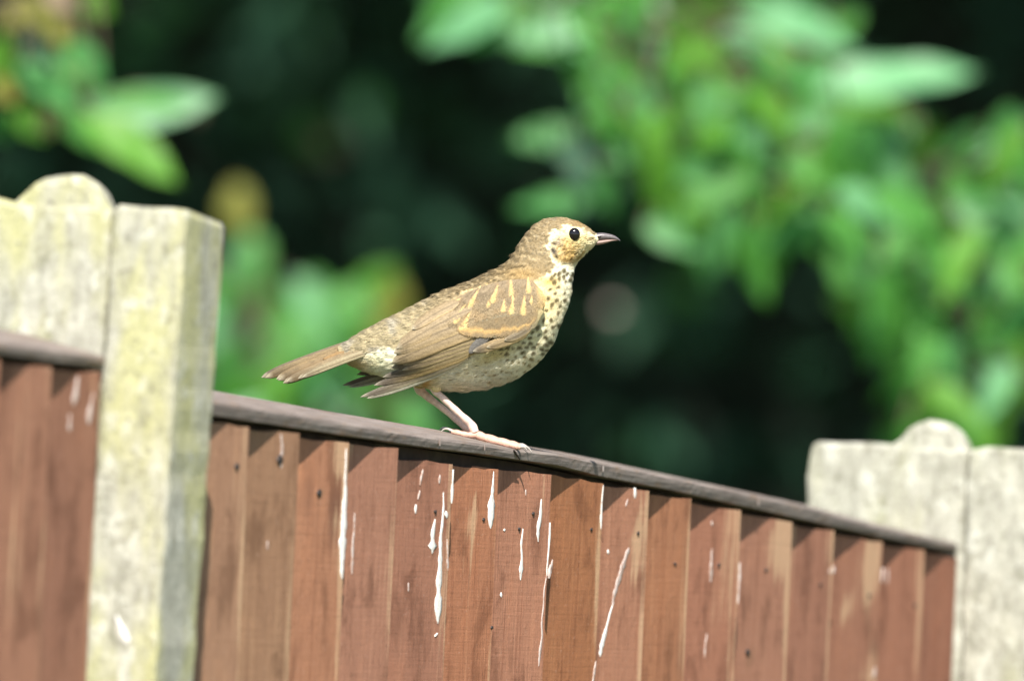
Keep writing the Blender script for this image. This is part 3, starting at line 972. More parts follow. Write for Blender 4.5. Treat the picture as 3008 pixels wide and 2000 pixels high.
def body_col(cx, cy):
    """plumage colour by place on the bird (display colours, scaled to surface colours)"""
    n1 = vnoise(cx / 26, cy / 14, 1); n2 = vnoise(cx / 11, cy / 9, 2); n3 = vnoise(cx / 70, cy / 60, 3)
    col = np.zeros(cx.shape + (3,))
    back = np.array([158, 136, 95.]); back2 = np.array([205, 181, 134.]); rump = np.array([178, 162, 120.]); grey = np.array([136, 126, 104.])
    f = sm(1250, 850, cx)[..., None]
    base = back * (1 - f) + rump * f
    col[:] = base
    mt = (sm(.52, .8, n1) * .5)[..., None]
    col = col * (1 - mt) + back2 * mt
    mg = (sm(.55, .85, n2) * .38)[..., None]
    col = col * (1 - mg) + grey * mg
    mw = (sm(.55, .8, n3) * sm(1100, 950, cx) * .5)[..., None]
    col = col * (1 - mw) + np.array([178, 172, 160.]) * mw
    # warm neck side
    g = (np.exp(-((cx - 1640) / 120) ** 2 - ((cy - 430) / 45) ** 2) * .6)[..., None]
    col = col * (1 - g) + np.array([190, 148, 78.]) * g
    cr = (sm(1850, 2050, cx) * sm(160, 110, cy) * .6)[..., None]
    col = col * (1 - cr) + np.array([158, 122, 62.]) * cr
    col = drops_on(col, *cs(cx, cy))
    # pale parts
    sd = poly_sd(PALE, cx, cy) + (vnoise(cx / 16, cy / 16, 4) - .5) * 34
    pale = sm(-7, 9, sd)[..., None]
    pc = np.zeros_like(col); pc[:] = np.array([241, 234, 204.])
    def blob(x, y, rx, ry, c, a=1.0, rot=0.0):
        nonlocal pc
        dx = cx - x; dy = cy - y
        ca, sa = math.cos(rot), math.sin(rot)
        u = dx * ca + dy * sa; v = -dx * sa + dy * ca
        w = (np.exp(-(u / rx) ** 2 - (v / ry) ** 2) * a)[..., None]
        pc = pc * (1 - w) + np.array(c, float) * w
    blob(1500, 1100, 420, 110, (226, 224, 204), 1.0)
    blob(1780, 610, 95, 120, (243, 218, 152), .9)
    blob(1800, 480, 80, 40, (226, 186, 104), .9)
    blob(1700, 800, 110, 90, (238, 230, 178), .7)
    blob(1470, 930, 150, 40, (205, 182, 112), .8, -.35)
    blob(1950, 200, 130, 120, (232, 212, 146), .9)
    blob(1920, 140, 60, 30, (244, 228, 168), .8)
    blob(1990, 150, 40, 34, (248, 238, 190), .7)
    blob(1930, 440, 50, 60, (246, 244, 224), 1)
    blob(760, 965, 90, 60, (244, 240, 200), 1)
    blob(620, 985, 70, 40, (206, 176, 120), .8)
    blob(1060, 1080, 60, 60, (232, 206, 150), .6)
    blob(1045, 1110, 22, 40, (196, 146, 74), .8, .5)
    st = vnoise((cx + cy * .5) / 9, (cy - cx * .3) / 26, 8)
    blob(1905, 275, 62, 52, (198, 156, 92), .7)
    blob(1945, 310, 34, 44, (160, 118, 56), .6, .3)
    blob(1870, 232, 26, 26, (150, 134, 124), .8)
    blob(1835, 243, 18, 10, (70, 60, 50), .9)
    blob(1832, 290, 16, 26, (58, 52, 50), .95, -.5)
    blob(1850, 322, 12, 22, (80, 66, 42), .8, -.5)
    blob(1905, 345, 38, 15, (92, 68, 28), .95, .2)
    blob(1880, 318, 20, 16, (150, 118, 66), .7)
    blob(1985, 330, 40, 8, (150, 118, 62), .7, -.8)
    blob(1935, 335, 14, 20, (110, 80, 34), .7)
    blob(2062, 212, 26, 13, (140, 118, 76), .8)
    blob(2025, 205, 14, 22, (200, 176, 120), .6)
    # fine streaks on the ear coverts
    w = (np.exp(-((cx - 1905) / 80) ** 2 - ((cy - 285) / 70) ** 2) * sm(.45, .7, st) * .8)[..., None]
    pc = pc * (1 - w) + np.array([232, 196, 120.]) * w
    st2 = vnoise((cx + cy * .6) / 7, (cy - cx * .4) / 30, 18)
    w = (np.exp(-((cx - 1915) / 75) ** 2 - ((cy - 285) / 70) ** 2) * sm(.5, .75, st2) * .7)[..., None]
    pc = pc * (1 - w) + np.array([118, 90, 48.]) * w
    w = (np.exp(-((cx - 1990) / 60) ** 2 - ((cy - 300) / 50) ** 2) * sm(.5, .8, st) * .55)[..., None]
    pc = pc * (1 - w) + np.array([176, 136, 70.]) * w
    w = (sm(.55, .85, n1) * .14 * (cy > 380))[..., None]
    pc = pc * (1 - w) + np.array([206, 182, 120.]) * w
    dk = np.zeros(cx.shape)
    wx = (vnoise(cx / 13, cy / 13, 31) - .5) * 9; wy = (vnoise(cx / 13, cy / 13, 32) - .5) * 9
    for x, y, s, a in SPOTS:
        m = (np.abs(cx - x) < 45) & (np.abs(cy - y) < 45)
        if not m.any():
            continue
        dx = cx[m] - x + wx[m]; dy = cy[m] - y + wy[m]
        u = dx * math.cos(a) + dy * math.sin(a); v = -dx * math.sin(a) + dy * math.cos(a)
        v = v + 0.02 * u * u * 0.5
        d = np.sqrt((u / (14 * s)) ** 2 + (v / (9 * s)) ** 2)
        dk[m] = np.maximum(dk[m], sm(1.75, .35, d))
    w = (dk * np.where(cy > 960, .66, .82))[..., None]
    spotc = np.where((cy > 930)[..., None], np.array([120, 100, 58.]), np.array([86, 74, 46.]))
    pc = pc * (1 - w) + spotc * w
    col = col * (1 - pale) + pc * pale
    grey_ = col.mean(-1, keepdims=True)
    col = col + (grey_ - col) * .16 * (1 - .6 * pale)
    return srgb(np.clip(col, 0, 255)) * K * (1 + .14 * pale)


def build_body():
    nt_, na = 380, 240
    S_ = spline(SECT, nt_)
    top = S_[:, :2]; bot = S_[:, 2:4]; hw = np.maximum(S_[:, 4], 8)
    mid = (top + bot) / 2; half = (top - bot) / 2
    th = np.linspace(0, 2 * math.pi, na, endpoint=False)
    # the lower body is fuller than the back
    c_, s_ = np.cos(th), np.sin(th)
    cx = mid[:, None, 0] + half[:, None, 0] * c_[None]
    cy = mid[:, None, 1] + half[:, None, 1] * c_[None]
    prof = np.sign(s_) * np.abs(s_) ** 0.94
    dep = hw[:, None] * prof[None] / 2.0909 * (CAM_D / FPX)
    # soft, uneven feather surface
    px, py = cs(cx, cy)
    bump = (vnoise(cx / 30, cy / 22, 41) - .5) * 0.0007 + (vnoise(cx / 9, cy / 7, 42) - .5) * 0.0004
    P = at(px, py, YB + dep)
    ctr = at(*cs(mid[:, 0], mid[:, 1]), np.full(nt_, YB))
    nrm = P - ctr[:, None]
    nrm /= np.linalg.norm(nrm, axis=2)[..., None] + 1e-9
    P = P + nrm * bump[..., None]
    V = np.concatenate([P.reshape(-1, 3), ctr[:1] , ctr[-1:]]) - bird_loc
    F = grid_faces(nt_, na, True)
    a, b_ = nt_ * na, nt_ * na + 1
    F += [(a, (j + 1) % na, j) for j in range(na)]
    F += [(b_, (nt_ - 1) * na + j, (nt_ - 1) * na + (j + 1) % na) for j in range(na)]
    col = body_col(cx, cy).reshape(-1, 3)
    col = np.concatenate([col, col[:1], col[-1:]])
    o = mesh_obj('body', V, F, M_FEATH, bird, cols=col)
    bm = bmesh.new(); bm.from_mesh(o.data); bmesh.ops.recalc_face_normals(bm, faces=bm.faces); bm.to_mesh(o.data); bm.free()
    # outward bulge of the near side as a height map over photo pixels
    return o, P, cx, cy, px, py, -dep, nrm, col


body, BP, BCX, BCY, BPX, BPY, BOUT, BNRM, BCOL = build_body()
HX0, HY0, HS = 700, 560, 2.0
HW_, HH_ = 600, 420
HM = np.zeros((HH_, HW_))
_ix = ((BPX - HX0) / HS).astype(int); _iy = ((BPY - HY0) / HS).astype(int)
np.maximum.at(HM, (np.clip(_iy, 0, HH_ - 1).ravel(), np.clip(_ix, 0, HW_ - 1).ravel()), np.maximum(BOUT, 0).ravel())
for _ in range(2):
    pad = np.pad(HM, 1)
    nb = np.max([pad[:-2, 1:-1], pad[2:, 1:-1], pad[1:-1, :-2], pad[1:-1, 2:]], axis=0)
    HM = np.where(HM == 0, nb, HM)
for _ in range(4):
    pad = np.pad(HM, 1, mode='edge')
    HM = (pad[:-2, 1:-1] + pad[2:, 1:-1] + pad[1:-1, :-2] + pad[1:-1, 2:] + 2 * HM) / 6


def body_out(px, py):
    x = np.clip((px - HX0) / HS, 0, HW_ - 2); y = np.clip((py - HY0) / HS, 0, HH_ - 2)
    i = x.astype(int); j = y.astype(int); u = x - i; v = y - j
    return (HM[j, i] * (1 - u) + HM[j, i + 1] * u) * (1 - v) + (HM[j + 1, i] * (1 - u) + HM[j + 1, i + 1] * u) * v


WING_OUTL = [(1770, 540), (1700, 470), (1500, 470), (1330, 515), (1200, 590), (1000, 735), (880, 850), (800, 960), (640, 1190), (700, 1195), (960, 1100), (1350, 925), (1520, 870), (1640, 800), (1700, 700), (1770, 620)]


def wing_out(px, py):
    """outward distance of the wing surface from the bird's mid plane"""
    cx, cy = sc_(px, py)
    q = ((1750 - cx) * 0.88 + (cy - 600) * 0.475) / 1237.0          # 0 at the shoulder, 1 at the tip
    r = ((cx - 1750) * 0.475 + (cy - 600) * 0.88)                    # across the wing, + below
    own = 0.0232 - 0.0125 * sm(.35, 1.0, q) - 0.0000004 * (r ** 2) * 0.3
    b_ = body_out(px, py)
    d = b_ - own
    return own + 0.5 * (d + np.sqrt(d * d + 0.003 ** 2)) + 0.0008


def wing_col(px, py, u=None, v=None):
    cx, cy = sc_(px, py)
    n1 = vnoise((cx + cy) / 9, (cy - cx) / 60, 51); n2 = vnoise(cx / 40, cy / 30, 52)
    col = np.zeros(px.shape + (3,)); col[:] = np.array([164, 142, 106.])
    f = (sm(700, 560, cy) * .55)[..., None]
    col = col * (1 - f) + np.array([140, 124, 100.]) * f
    f = (sm(.4, .8, n1) * .35)[..., None]
    col = col * (1 - f) + np.array([122, 104, 80.]) * f
    f = (sm(.5, .9, n2) * .3)[..., None]
    col = col * (1 - f) + np.array([182, 146, 96.]) * f
    # orange tips of the greater coverts
    bx = np.array([1245, 1275, 1310, 1350, 1400, 1460, 1540, 1610, 1680, 1720]); by = np.array([762, 772, 782, 775, 785, 786, 778, 768, 740, 690])
    yb = np.interp(cx, bx, by) + (vnoise(cx / 22, cx * 0, 53) - .5) * 18
    wdt = np.interp(cx, [1245, 1300, 1400, 1600, 1700], [16, 22, 17, 12, 4])
    f = (np.exp(-((cy - yb) / wdt) ** 2) * sm(1235, 1265, cx) * sm(1735, 1690, cx) * .96)[..., None]
    col = col * (1 - f) + np.array([230, 186, 116.]) * f
    # front of the shoulder goes buff
    f = (sm(1690, 1780, cx + (vnoise(cx / 20, cy / 20, 54) - .5) * 50) * .8)[..., None]
    col = col * (1 - f) + np.array([226, 190, 118.]) * f
    col = col * .88 + .12 * col.mean(-1, keepdims=True)
    col = drops_on(col, px, py)
    return col


def feather(name, b, t, w, parent, layer, colf, mat=M_FLIGHT, bend=0.0, nu=22, nv=9, sharp=2.4, lift=0.0006, camber=0.0006, root=0.16, outf=wing_out, world=None):
    """one vaned feather lying on the wing; base and tip in crop pixels, w full width in crop pixels"""
    b = np.array(b, float); t = np.array(t, float)
    u = np.linspace(0, 1, nu) ** 0.9; v = np.linspace(-1, 1, nv)
    ax = t - b; L = np.linalg.norm(ax); ax /= L
    side = np.array([-ax[1], ax[0]])
    cen = b[None] + (t - b)[None] * u[:, None] + side[None] * (bend * 4 * u * (1 - u))[:, None]
    wd = w / 2 * np.clip(u / root, 0.15, 1) ** .6 * np.clip(1 - np.clip((u - .55) / .45, 0, 1) ** sharp, 0, 1) ** .6
    wd = np.maximum(wd, 0.6)
    cx = cen[:, None, 0] + side[0] * wd[:, None] * v[None]
    cy = cen[:, None, 1] + side[1] * wd[:, None] * v[None]
    px, py = cs(cx, cy)
    out = outf(px, py) + layer + lift * u[:, None] ** 2 + camber * (1 - v[None] ** 2) * (w / 100)
    out = out + 0.0001 * np.sin(v[None] * 14)
    P = at(px, py, YB - out)
    U = np.broadcast_to(u[:, None], px.shape); Vv = np.broadcast_to(v[None], px.shape)
    col = np.asarray(colf(px, py, U, Vv), float)
    col = (col * .78 + .22 * col.mean(-1, keepdims=True)) * np.array([.97, 1.0, .98])
    col = srgb(np.clip(col, 0, 255)) * K
    Vf = P.reshape(-1, 3) - bird_loc
    Vb = Vf + np.array([0, 0.00035, 0])
    m = nu * nv
    F = grid_faces(nu, nv) + [tuple(reversed(f)) for f in grid_faces(nu, nv, base=m)]
    for i in range(nu - 1):
        F.append((i * nv, (i + 1) * nv, (i + 1) * nv + m, i * nv + m))
        F.append(((i + 1) * nv + nv - 1, i * nv + nv - 1, i * nv + nv - 1 + m, (i + 1) * nv + nv - 1 + m))
    o = mesh_obj(name, np.concatenate([Vf, Vb]), F, mat, parent, cols=np.concatenate([col.reshape(-1, 3)] * 2))
    return o


def flight_col(base, edge, tip, tipf=.8, shaft=(96, 78, 56), inner=None):
    base = np.array(base, float); edge = np.array(edge, float); tip = np.array(tip, float)
    def f(px, py, U, V):
        n = vnoise(U * 46, V * 9, int(base[0] * 7 + tip[1])) 
        col = np.zeros(px.shape + (3,)); col[:] = base
        w = (sm(.35, .95, -V) * .9)[..., None]; col = col * (1 - w) + edge * w
        w = (sm(.55, 1.0, V) * .45)[..., None]; col = col * (1 - w) + edge * .75 * w
        w = (sm(tipf - .22, tipf + .1, U) * .8)[..., None]; col = col * (1 - w) + tip * w
        w = (np.exp(-(V / .09) ** 2) * .55)[..., None]; col = col * (1 - w) + np.array(shaft, float) * w
        w = (sm(.93, .985, U) * .7)[..., None]; col = col * (1 - w) + np.array([206, 190, 166.]) * w
        return col * (0.90 + .2 * n[..., None])
    return f


def build_wing():
    # the wing body under the feathers: a shaped shell
    poly = WING_OUTL
    nu, nv = 40, 14
    upper = spline(np.array([(1770, 560), (1690, 482), (1500, 485), (1330, 530), (1200, 605), (1010, 745), (900, 860), (830, 960)]), nu)
    lower = spline(np.array([(1772, 580), (1740, 650), (1690, 730), (1600, 808), (1450, 880), (1300, 935), (1120, 1010), (900, 1040)]), nu)
    v = np.linspace(0, 1, nv)
    cx = upper[:, None, 0] * (1 - v) + lower[:, None, 0] * v
    cy = upper[:, None, 1] * (1 - v) + lower[:, None, 1] * v
    px, py = cs(cx, cy)
    rim = np.minimum(np.minimum(v, 1 - v)[None] * 6, np.minimum(np.arange(nu), np.arange(nu)[::-1])[:, None] / 3.0).clip(0, 1)
    P = at(px, py, YB - (wing_out(px, py) - 0.0022 + 0.0016 * rim))
    Vf = P.reshape(-1, 3) - bird_loc
    Vb = Vf + np.array([0, 0.004, 0])
    m = nu * nv
    F = grid_faces(nu, nv) + [tuple(reversed(f)) for f in grid_faces(nu, nv, base=m)]
    for i in range(nu - 1):
        F.append((i * nv, (i + 1) * nv, (i + 1) * nv + m, i * nv + m)); F.append(((i + 1) * nv + nv - 1, i * nv + nv - 1, i * nv + nv - 1 + m, (i + 1) * nv + nv - 1 + m))
    for j in range(nv - 1):
        F.append((j + 1, j, j + m, j + 1 + m)); F.append(((nu - 1) * nv + j, (nu - 1) * nv + j + 1, (nu - 1) * nv + j + 1 + m, (nu - 1) * nv + j + m))
    col = srgb(np.clip(wing_col(px, py), 0, 255)) * K
    wing = mesh_obj('wing', np.concatenate([Vf, Vb]), F, M_FEATH, bird, cols=np.concatenate([col.reshape(-1, 3)] * 2))
    tan = (166, 136, 100); buff = (206, 172, 116); grey = (116, 102, 90); pale = (186, 174, 150)
    # primaries, lowest first
    prim = [((1240, 985), (684, 1192), 46, (168, 156, 134), (206, 196, 172), (150, 138, 122), .92),
            ((1320, 935), (645, 1184), 54, (140, 122, 98), (196, 178, 140), (104, 90, 80), .8),
            ((1350, 905), (728, 1112), 62, (166, 132, 84), (206, 172, 108), (84, 74, 70), .8),
            ((1360, 885), (782, 1062), 62, (158, 130, 92), (204, 172, 112), (88, 78, 74), .78),
            ((1370, 865), (832, 1004), 62, (160, 132, 96), (206, 174, 116), (92, 80, 74), .8)]
    for k, (b, t, w, c1, c2, c3, tf) in enumerate(prim):
        feather('flight_feather', b, t, w, wing, 0.0002 + 0.0003 * k, flight_col(c1, c2, c3, tf), bend=-10, sharp=2.2)
    sec = [((1385, 850), (900, 1018), 52), ((1395, 828), (905, 985), 52), ((1400, 805), (910, 950), 52), ((1400, 782), (905, 925), 56)]
    for k, (b, t, w) in enumerate(sec):
        feather('flight_feather', b, t, w, wing, 0.0016 + 0.0003 * k, flight_col((158, 130, 94), (212, 180, 122), (128, 108, 88), .85), bend=-6)
    ter = [((1400, 745), (838, 975), 120, 0.0028), ((1390, 690), (850, 915), 124, 0.0032), ((1330, 640), (868, 888), 110, 0.0036), ((1250, 600), (965, 768), 74, 0.0040)]
    for k, (b, t, w, ly) in enumerate(ter):
        feather('flight_feather', b, t, w, wing, ly, flight_col((168, 138, 102), (196, 158, 106), (150, 124, 94), .9, shaft=(128, 104, 78)), bend=12, nv=13, lift=0.0010)
    # primary coverts and the dark alula
    pcv = [((1690, 760), (1335, 905), 66, (176, 140, 94)), ((1690, 770), (1420, 880), 56, (168, 136, 96)), ((1700, 745), (1530, 835), 50, (150, 128, 104))]
    for k, (b, t, w, c) in enumerate(pcv):
        feather('covert_feather', b, t, w, wing, 0.0032 + .0003 * k, flight_col(c, (206, 168, 112), (112, 98, 88) if k == 0 else (150, 124, 96), .93 if k else .86), bend=-14)
    feather('covert_feather', (1440, 790), (1312, 915), 60, wing, 0.0030, lambda px, py, U, V: np.broadcast_to(np.array([112, 103, 99.]), px.shape + (3,)) * (0.9 + .25 * vnoise(U * 30, V * 5, 9))[..., None])
    # greater, median and lesser coverts in overlapping rows; the colour pattern runs across them
    gc = [((1440, 640), (1272, 786)), ((1480, 640), (1320, 802)), ((1520, 640), (1375, 800)), ((1570, 640), (1430, 808)), ((1620, 640), (1490, 804)), ((1665, 630), (1545, 796)), ((1700, 620), (1600, 786)), ((1725, 610), (1650, 765))]
    for k, (b, t) in enumerate(gc):
        feather('covert_feather', b, t, 140, wing, 0.0034 + 0.00008 * k, lambda px, py, U, V: wing_col(px, py) * (0.96 + .08 * (V[..., None] < 0)), bend=8, sharp=3.4, nu=34, nv=27, lift=0.0, camber=0.00005)
    # the lesser and median coverts lie as one soft, smooth layer with buff shaft streaks
    nu, nv = 90, 46
    up2 = spline(np.array([(1776, 560), (1700, 470), (1600, 462), (1480, 480), (1340, 528), (1215, 598), (1120, 668)]), nu)
    lo2 = spline(np.array([(1776, 600), (1700, 672), (1610, 682), (1500, 690), (1400, 722), (1290, 782), (1190, 742)]), nu)
    v = np.linspace(0, 1, nv)
    cx = up2[:, None, 0] * (1 - v) + lo2[:, None, 0] * v
    cy = up2[:, None, 1] * (1 - v) + lo2[:, None, 1] * v
    px, py = cs(cx, cy)
    e1 = np.minimum(1 - v, v * .6)[None] * 7
    e2 = np.minimum(np.arange(nu) / 6.0, np.arange(nu)[::-1] / 9.0)[:, None]
    rim = np.clip(np.minimum(e1, e2), 0, 1)
    rim = rim * (2 - rim)
    rows = 0.00018 * np.sin(cy / 17 + cx / 60 + vnoise(cx / 50, cy / 50, 77) * 5)
    out = wing_out(px, py) + 0.0026 * rim + 0.0012 + rows + (vnoise(cx / 12, cy / 26, 78) - .5) * 0.0004
    P = at(px, py, YB - out)
    Vf = P.reshape(-1, 3) - bird_loc; Vb = Vf + np.array([0, 0.0015, 0]); m = nu * nv
    F = grid_faces(nu, nv) + [tuple(reversed(f)) for f in grid_faces(nu, nv, base=m)]
    for i in range(nu - 1):
        F.append((i * nv, (i + 1) * nv, (i + 1) * nv + m, i * nv + m)); F.append(((i + 1) * nv + nv - 1, i * nv + nv - 1, i * nv + nv - 1 + m, (i + 1) * nv + nv - 1 + m))
    for j in range(nv - 1):
        F.append((j + 1, j, j + m, j + 1 + m)); F.append(((nu - 1) * nv + j, (nu - 1) * nv + j + 1, (nu - 1) * nv + j + 1 + m, (nu - 1) * nv + j + m))
    col = srgb(np.clip(wing_col(px, py), 0, 255)) * K
    mesh_obj('coverts', np.concatenate([Vf, Vb]), F, M_FEATH, wing, cols=np.concatenate([col.reshape(-1, 3)] * 2))
    # soft barbs over the coverts
    rr = np.random.default_rng(17)
    n = 5200
    ii = rr.integers(1, nu - 1, n); jj = rr.integers(2, nv - 1, n)
    bx = px[ii, jj] + rr.normal(0, 2, n); by = py[ii, jj] + rr.normal(0, 2, n)
    bo = out[ii, jj]
    an = np.radians(98 + np.clip(1560 - bx, -60, 260) * 0.16 + rr.normal(0, 9, n))
    Lb = rr.uniform(9, 17, n); wb = rr.uniform(1.0, 2.0, n)
    dx, dy = np.cos(an), np.sin(an)
    def pt(t, sx, lift):
        return at(bx + dx * Lb * t - dy * wb * sx, by + dy * Lb * t + dx * wb * sx, YB - (bo + lift))
    Vq = np.stack([pt(0, -.6, .0002), pt(0, .6, .0002), pt(.6, .7, .0006), pt(.6, -.7, .0006), pt(1, 0, .0004)], 1).reshape(-1, 3) - bird_loc
    b5 = np.arange(n) * 5
    Fq = [(a, a + 1, a + 2, a + 3) for a in b5] + [(a + 3, a + 2, a + 4) for a in b5]
    cq = srgb(np.clip(wing_col(bx + dx * Lb * .5, by + dy * Lb * .5), 0, 255)) * K * rr.uniform(.86, 1.12, (n, 1))
    n2 = 3200
    gx = rr.uniform(1268, 1735, n2)
    gy0 = np.interp(gx, [1190, 1290, 1400, 1500, 1610, 1700, 1740], [735, 765, 715, 690, 680, 665, 640])
    gy1 = np.interp(gx, [1190, 1268, 1310, 1400, 1540, 1680, 1740], [760, 778, 796, 806, 800, 760, 690])
    gy = gy0 + (gy1 - gy0) * rr.random(n2)
    bx, by = cs(gx, gy)
    bo = wing_out(bx, by) + 0.0042
    an = np.radians(128 + rr.normal(0, 10, n2)); Lb = rr.uniform(8, 18, n2); wb = rr.uniform(.9, 1.8, n2); dx, dy = np.cos(an), np.sin(an)
    V2 = np.stack([pt(0, -.6, .0), pt(0, .6, .0), pt(.6, .7, -.0002), pt(.6, -.7, -.0002), pt(1, 0, -.0012)], 1).reshape(-1, 3) - bird_loc
    c2 = srgb(np.clip(wing_col(bx + dx * Lb * .4, by + dy * Lb * .4), 0, 255)) * K * rr.uniform(.9, 1.08, (n2, 1))
    b6 = np.arange(n2) * 5 + len(Vq)
    Vq = np.concatenate([Vq, V2]); cq = np.concatenate([cq, c2])
    Fq += [(a, a + 1, a + 2, a + 3) for a in b6] + [(a + 3, a + 2, a + 4) for a in b6]
    o = mesh_obj('covert_barbs', Vq, Fq, M_FEATH, wing, smooth=False, cols=np.repeat(cq, 5, 0))
    o['kind'] = 'stuff'
    return wing


near_wing = build_wing()


def copy_tree(o, parent):
    c = o.copy()
    C.objects.link(c)
    c.parent = parent
    for ch in list(o.children):
        copy_tree(ch, c)
    return c


far_wing = copy_tree(near_wing, bird)
# folded on the far side, its tip held a little higher and further back
sh = at(*cs(1700, 600), YB) - bird_loc
far_wing.matrix_basis = (Matrix.Translation((-0.0075, 0, 0)) @ Matrix.Translation(Vector(sh)) @ Matrix.Rotation(math.radians(3.6), 4, 'Y') @ Matrix.Translation(-Vector(sh))
                         @ Matrix.Translation((0, 0.006, 0)) @ Matrix.Scale(-0.82, 4, (0, 1, 0)))

# --- tail
def build_tail():
    def tail_shell():
        nu, nv = 16, 12
        c = spline(np.array([(760, 850), (640, 895), (520, 930), (420, 960)]), nu)
        r = np.linspace(58, 26, nu)
        V = []
        for i in range(nu):
            for j in range(nv):
                a = 2 * math.pi * j / nv
                x, y = cs(c[i, 0] + .35 * r[i] * math.cos(a), c[i, 1] + r[i] * .85 * math.cos(a))
                V.append(at(x, y, YB + 0.010 * math.sin(a) * r[i] / 58) - bird_loc)
        F = grid_faces(nu, nv, True) + [tuple(range(nv - 1, -1, -1)), tuple((nu - 1) * nv + k for k in range(nv))]
        V = np.array(V)
        col = np.tile(srgb(np.array([150, 122, 84.])) * K, (len(V), 1))
        return mesh_obj('tail', V, F, M_FEATH, bird, cols=col)
    tail = tail_shell()
    spec = [  # base, tip, width, depth towards the lens, colours
        ((780, 800), (36, 1064), 60, -0.008, (128, 106, 82), (150, 124, 90)),
        ((790, 812), (60, 1066), 64, -0.004, (150, 120, 82), (176, 142, 92)),
        ((800, 825), (128, 1074), 66, 0.000, (158, 124, 82), (186, 148, 96)),
        ((810, 835), (140, 1080), 66, 0.003, (150, 118, 80), (182, 146, 96)),
        ((820, 842), (170, 1098), 62, 0.006, (148, 116, 82), (180, 144, 98)),
        ((830, 848), (190, 1090), 58, 0.0085, (152, 122, 86), (188, 154, 106)),
        ((838, 853), (262, 1070), 52, 0.0105, (158, 130, 94), (196, 168, 122)),
        ((846, 858), (285, 1064), 40, 0.012, (176, 152, 116), (206, 186, 146))]
    for b, t, w, dp, c1, c2 in spec:
        def outf(px, py, dp=dp):
            return dp + 0 * px
        feather('tail_feather', b, t, w, tail, 0.0, flight_col(c1, c2, tuple(np.array(c1) * .72), .9, shaft=(92, 70, 50)), bend=9, sharp=5.0, lift=0.0, camber=0.0008, outf=outf, nu=26)
    return tail


build_tail()

# --- eyes
def build_eye(side):
    px, py = 1686.8, 688.8
    out = float(body_out(np.array(px), np.array(py)))
    V = []; nu, nv = 20, 28
    c = at(np.array(px), np.array(py), YB) - bird_loc
    rx, rz = 17.5 * CAM_D / FPX, 19.5 * CAM_D / FPX
    for i in range(nu):
        a = math.pi * i / (nu - 1)
        for j in range(nv):
            b_ = 2 * math.pi * j / nv
            V.append((c[0] + rx * math.sin(a) * math.cos(b_), side * (out - 0.0006 + 0.0026 * math.cos(a)) + 0, c[2] + rz * math.sin(a) * math.sin(b_)))
    o = mesh_obj('eye', V, grid_faces(nu, nv, True), M_EYE, bird)
    return o


build_eye(-1); build_eye(1)

# --- bill
M_BILLU = mat_plain('bill_horn_grey', (0.12, 0.105, 0.108), 0.38, 0.5, 900, 0.2, 0.15)
M_BILLL = mat_plain('bill_pinkish', (0.27, 0.185, 0.155), 0.45, 0.4, 900, 0.2, 0.12)


def build_bill():
    def loft(top, bot, hw, mat, name):
        n = 26
        T = spline(np.array(top), n); B = spline(np.array(bot), n); H = spline(np.array([[h] for h in hw]), n)[:, 0]
        V = []
        na = 16
        for i in range(n):
            for j in range(na):
                a = 2 * math.pi * j / na
                x = (T[i, 0] + B[i, 0]) / 2 + (T[i, 0] - B[i, 0]) / 2 * math.cos(a)
                y = (T[i, 1] + B[i, 1]) / 2 + (T[i, 1] - B[i, 1]) / 2 * math.cos(a)
                V.append(at(np.array(x), np.array(y), YB + H[i] * math.sin(a) * CAM_D / FPX) - bird_loc)
        F = grid_faces(n, na, True) + [tuple(range(na - 1, -1, -1)), tuple((n - 1) * na + k for k in range(na))]
        return mesh_obj(name, V, F, mat, bird)
    up = loft([(1738, 688), (1754, 685), (1770, 684), (1786, 686.5), (1802, 691), (1814, 698), (1822.5, 707)],
              [(1738, 706), (1752, 707), (1766, 705), (1782, 703.5), (1800, 703.5), (1812, 705), (1821.5, 708)], [15, 13, 11.5, 9, 6.5, 4, .8], M_BILLU, 'upper_mandible')
    lo = loft([(1738, 706), (1752, 707), (1766, 705.5), (1782, 704), (1798, 704), (1808, 705), (1815, 706)],
              [(1738, 718), (1750, 719.5), (1764, 718.5), (1780, 714.5), (1796, 709.5), (1807, 707), (1815, 706.8)], [14, 12.5, 11, 8.5, 6, 3.5, .8], M_BILLL, 'lower_mandible')
    for sgn in (-1, 1):
        V, F = tube([at(np.array(1757.0), np.array(697.0), YB + sgn * 0.0024) - bird_loc, at(np.array(1766.0), np.array(694.0), YB + sgn * 0.0023) - bird_loc], [0.00055, 0.00035], 8)
        mesh_obj('nostril', V, F, M_NAIL, up)


build_bill()

# --- legs
M_LEG = mat_plain('pale_pink_leg', (0.66, 0.49, 0.41), 0.5, 0.4, 420, 0.35, 0.16)
M_TOE = mat_plain('toe_skin', (0.60, 0.36, 0.27), 0.55, 0.35, 1100, 0.6, 0.14)
M_CLAW = mat_plain('claw_horn', (0.42, 0.38, 0.34), 0.35, 0.5, 900, 0.2, 0.15)


def on_rail_top(px, py):
    px = np.asarray(px, float); py = np.asarray(py, float)
    lo = np.full(px.shape, CAM_D - 0.15); hi = np.full(px.shape, CAM_D + 0.25)
    r = ray(px, py)
    best = None
    ts = np.linspace(CAM_D - 0.1, CAM_D + 0.2, 1200)
    res = []
    for k in range(px.size):
        P = CAMP + r.reshape(-1, 3)[k] * ts[:, None] - O
        s = P @ DV; n = P @ NV
        g = P[:, 2] - RAIL.top(s, n)
        okk = (n < 0.004) & (n > -RAIL_W)
        g = np.where(okk, np.abs(g), 9)
        res.append(CAMP + r.reshape(-1, 3)[k] * ts[int(np.argmin(g))])
    return np.array(res)


